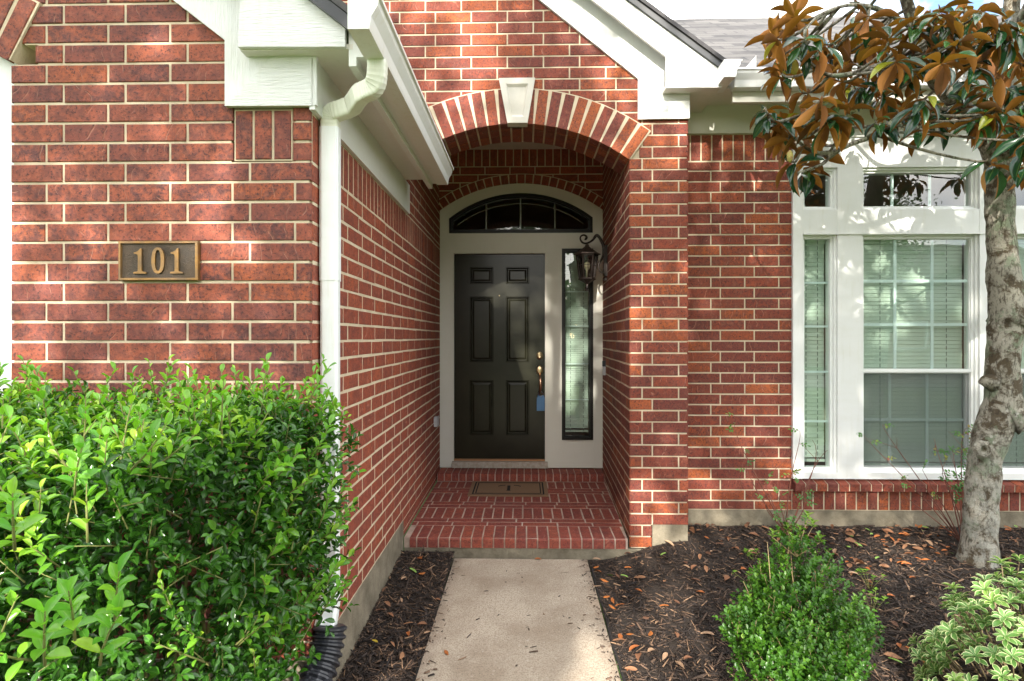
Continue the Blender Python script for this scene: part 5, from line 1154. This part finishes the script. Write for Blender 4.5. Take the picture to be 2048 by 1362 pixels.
for q, vis in WH3:
    nd = min(nodes, key=lambda v: (v-q).length+(.3 if v.z > q.z+.2 else 0)); dr_ = (q-nd).normalized()*.5+Vector((random.gauss(-.05, .4), random.gauss(.45, .4), random.uniform(.3, .9))); dr_.normalize()
    mid = nd.lerp(q, .6)-Vector((0, 0, .05)); tw_ = bez([nd, mid, q-dr_*.06, q], 6); br.tube(tw_, [.0085-.0045*i/6 for i in range(7)], 6)
    side = dr_.orthogonal().normalized(); s2 = dr_.cross(side); a0 = random.uniform(0, 6.28); nl = random.randint(7, 11); wd_ = random.random()**.7 if random.random() < .8 else 0
    for k in range(nl):
        t = k/nl; a = a0+k*2.4; rad = side*math.cos(a)+s2*math.sin(a); dp = wd_; ld = dr_*(-.10+1.0*t-dp*.5)+rad*(1.0-.25*t)+Vector((0, -.3*dp, -.20+.2*t-dp*.75)); T_.append(q-dr_*.07*(1-t)); D_.append(ld.normalized()); Nn_.append(dr_*(1.2-dp)+Vector((0, -dp*.9, .5))-rad*(.3-1.3*dp)+Vector((random.gauss(0, .4), random.gauss(0, .4), random.gauss(0, .2))))
        l_ = random.uniform(.105, .18)*(1-.2*t); L_.append(l_); Wd_.append(l_*random.uniform(.30, .39)); rn_.append(random.random()*.88 if random.random() < .975 else 1.0)
tm, tmf, tme = leaf_template(.32, .24, .55, 6, .85)
scatter('crown', tm, tmf, tme, frames(arr(D_), arr(Nn_), np.array(L_), np.array(Wd_)), arr(T_), np.array(rn_), 'magnolia_leaf', mg)
obj('branches', br, 'bark', mg, smooth=True)
for (a, b_) in ((1580, 313), (1930, 46)):
    q = P(a, b_, 2.9); mb = MB(); mb.lathe([(.004, -.03), (.013, -.02), (.016, 0), (.012, .02), (.003, .032)], q, 12); obj('seed_cone', mb, 'seed_cone', mg, smooth=True)

# fallen leaves
random.seed(5)
lm = {}
for nm in ('fallen_tan', 'fallen_rust', 'fallen_brown', 'fallen_green', 'fallen_yellow'):
    lm[nm] = []
    for vi in range(3):
        v, f, e = leaf_template(random.uniform(.03, .3), random.uniform(-.08, .10), random.uniform(.42, .58), 7, .85)
        v = [(x-.5, y*(.34+.06*vi)+.06*math.sin(x*4+vi)*.5, z*1.0+.03*math.sin(7*y+vi*2)) for x, y, z in v]; zm = min(p_[2] for p_ in v); v = [(x, y, z-zm) for x, y, z in v]
        me = bpy.data.meshes.new('leaf'); me.from_pydata(v, [], f); a = me.attributes.new('rnd', 'FLOAT', 'FACE'); a.data.foreach_set('value', [random.random()]*len(f)); a = me.attributes.new('edge', 'FLOAT', 'POINT'); a.data.foreach_set('value', e)
        me.polygons.foreach_set('use_smooth', [True]*len(f)); me.materials.append(M(nm)); lm[nm].append(me)
LB = {'fallen_tan': 'dry tan leaf lying on the dark mulch', 'fallen_rust': 'small rust orange dry leaf lying on the mulch', 'fallen_brown': 'dark brown curled dry leaf lying on the mulch', 'fallen_green': 'small pale green leaf dropped on the mulch', 'fallen_yellow': 'yellow leaf on the mulch by the drain pipe'}
def zone(x, y):
    if x < 0: return 'in the left bed beside the path' if y < 3.2 else 'in the left bed by the porch step'
    if x < wx1+.28: return 'along the right edge of the concrete path'
    if x < xp1+.1 and y > 3.2: return 'in front of the brick pillar'
    if y > 3.75: return 'between the pillar and the narrow window' if x < 1.95 else 'under the narrow window foundation' if x < 2.3 else 'under the wide window foundation' if x < 2.75 else 'right behind the magnolia trunk'
    if x > 2.35 and y > 3.2: return 'around the foot of the magnolia trunk'
    if x > 1.55 and y < 3.0: return 'between the boxwood and the variegated shrub'
    if y > 2.7: return 'behind the boxwood in the open bed'
    return 'in the near part of the right bed'
CB = {'fallen_tan': 'dry tan leaf', 'fallen_rust': 'small rust orange leaf', 'fallen_brown': 'dark brown curled leaf', 'fallen_green': 'small pale green leaf', 'fallen_yellow': 'yellow leaf'}
def drop(nm, x, y, sz, label=None, z=None):
    o = bpy.data.objects.new('fallen_leaf', random.choice(lm[nm])); COL.objects.link(o); o.location = (x, y, (gh(x, y) if z is None else z)+(.021 if z is None else .001)); o.scale = (sz, sz, sz); o.rotation_euler = (random.gauss(0, .22) if z is None else 0, random.gauss(0, .18) if z is None else 0, random.uniform(0, 6.28))
    lb = label or ('large ' if nm == 'fallen_tan' and sz > .075 else '')+CB[nm]+' '+zone(x, y); tag(o, lb, 'leaf', None if label or nm == 'fallen_yellow' else lb.replace('leaf', 'leaves', 1))
cnt = 0
while cnt < 245:
    x, y = regR()
    if random.random() > (.22+.9*sm((y-3.1)/.8)*sm((x-.9)/.6)+.7*sm((x-1.45)/.4)*sm((3.2-y)/.5)): continue
    qx, qy = X_px((x, y, gh(x, y)))
    if qx > 2040 or qy > 1355 or (qx > 1850 and qy > 1130) or math.hypot((qx-1590)/170, (qy-1300)/190) < 1 or (qx > 1910 and qx < 2010 and qy < 1125): continue
    nm = random.choices(['fallen_tan', 'fallen_rust', 'fallen_brown', 'fallen_green'], [.46, .24, .25, .05])[0]; drop(nm, x, y, random.uniform(.035, .085) if nm == 'fallen_tan' else random.uniform(.03, .065)); cnt += 1
for i in range(26):
    x, y = regL(); nm = random.choices(['fallen_tan', 'fallen_rust', 'fallen_brown'], [.5, .3, .2])[0]; drop(nm, x, y, random.uniform(.035, .065))
for i in range(10):
    drop('fallen_rust', wx1+random.uniform(.03, .12), random.uniform(2.6, 3.9), random.uniform(.04, .065))
for (px, py, nm, sz, lab) in ((893, 1308, 'fallen_rust', .055, 'rust brown leaf lying alone on the concrete path'),):
    y = F*1.54/(py-HZ); drop(nm, X(px, y), y, sz, lab, z=0.0)
for (px, py, nm, sz, lab) in ((750, 1293, 'fallen_yellow', .05, None), (826, 1160, 'fallen_green', .065, 'pale green leaf on the left mulch bed near the path')):
    y = F*1.55/(py-HZ); drop(nm, X(px, y), y, sz, lab)
tg = P(1076, 1108, YA-.02); drop('fallen_rust', tg.x, YA-.06, .05, 'rust leaf at the foot of the porch step', z=0.003)

# ------------------------------------------------------------------ across the lawn behind the camera: trees that shade the house, neighbour house
random.seed(31)
tq, tqf, tqe = leaf_template(.2, .1, .5, 3, .7)
def oak(name, label, base, h, cr, nclump, seed, leaf=.13, per=120, spread=.55, flat_=.75, trunk=.22):
    random.seed(seed); r2 = np.random.default_rng(seed); o = thing(name, label, 'tree', base, 'trees across the lawn'); b0 = Vector(base); cc = b0+Vector((0, 0, h)); mb = MB()
    mb.tube([b0, b0+Vector((.1, .1, h*.3)), b0+Vector((-.1, 0, h*.6)), cc], [trunk, trunk*.8, trunk*.55, trunk*.25], 10); cl = []
    for i in range(nclump):
        d = Vector((random.gauss(0, 1), random.gauss(0, 1), random.gauss(0, 1))).normalized(); q = cc+Vector((d.x*cr, d.y*cr, d.z*cr*flat_))*random.uniform(.35, 1); cl.append(q)
        mb.tube([b0+Vector((0, 0, h*random.uniform(.45, .8))), (q+cc)/2, q], [.07, .04, .015], 5)
    T = np.concatenate([np.array(q)+r2.normal(0, spread, (per, 3)) for q in cl]); n = len(T)
    scatter('crown', tq, tqf, tqe, frames(unit(n), unit(n), np.full(n, leaf)*r2.uniform(.8, 1.3, n), np.full(n, leaf*.6)), T, r2.random(n), 'oak_leaf', o); obj('trunk', mb, 'bark', o, smooth=True)
oak('shade_tree', 'leafy oak nearest the garage side of the lawn', (-5.2, -7.6, -.1), 7.0, 3.0, 52, 41, per=130, spread=.23)
oak('shade_tree', 'tall oak mirrored in the transom, above the lawn', (-1.6, -7.2, -.1), 7.1, 3.0, 56, 42, per=130, spread=.23)
oak('shade_tree', 'oak across the lawn mirrored in the sidelight', (1.9, -7.8, -.1), 7.2, 3.0, 66, 43, per=130, spread=.23)
oak('dense_tree', 'dark dense tree mirrored in the upper window glass', (12.5, -15.0, -.1), 5.2, 3.2, 70, 44, per=260)
oak('shade_tree', 'wide oak by the road mirrored behind the window blinds', (7.0, -14.0, -.1), 6.2, 3.2, 60, 45, per=170)
n = 26000; T = np.stack([rng.uniform(-45, 50, n), rng.normal(-33, 1.2, n), rng.uniform(-.2, 1, n)**1*7.0], 1); T[:, 2] *= (.75+.25*np.sin(T[:, 0]*.35)*np.cos(T[:, 0]*.13+1)); ll = rng.uniform(.5, .9, n)
tag(scatter('treeline', tq, tqf, tqe, frames(unit(n), unit(n), ll, ll*.7), T, rng.random(n), 'oak_leaf'), 'far belt of trees mirrored low in the window glass', 'trees', kind='stuff')
nh = thing('neighbour_house', 'low brick house with dark hipped roof mirrored in upper glass', 'house', (24, -24, -.1))
mb = MB(); mb.box(17, 33, -30, -21, -.1, 3.0); obj('wall', mb, 'neighbour_brick', nh)
mb = MB(); mb.add([(16.4, -30.6, 2.95), (33.6, -30.6, 2.95), (33.6, -20.4, 2.95), (16.4, -20.4, 2.95), (21, -25.5, 7.0), (29, -25.5, 7.0)], [(0, 1, 5, 4), (1, 2, 5), (2, 3, 4, 5), (3, 0, 4), (3, 2, 1, 0)]); obj('roof', mb, 'neighbour_roof', nh)
mb = MB()
for x in (19, 23, 27.5): ringbox(mb, x, x+1.6, .9, 2.4, .1, -20.99, -20.9)
obj('window', mb, 'white_paint', nh)
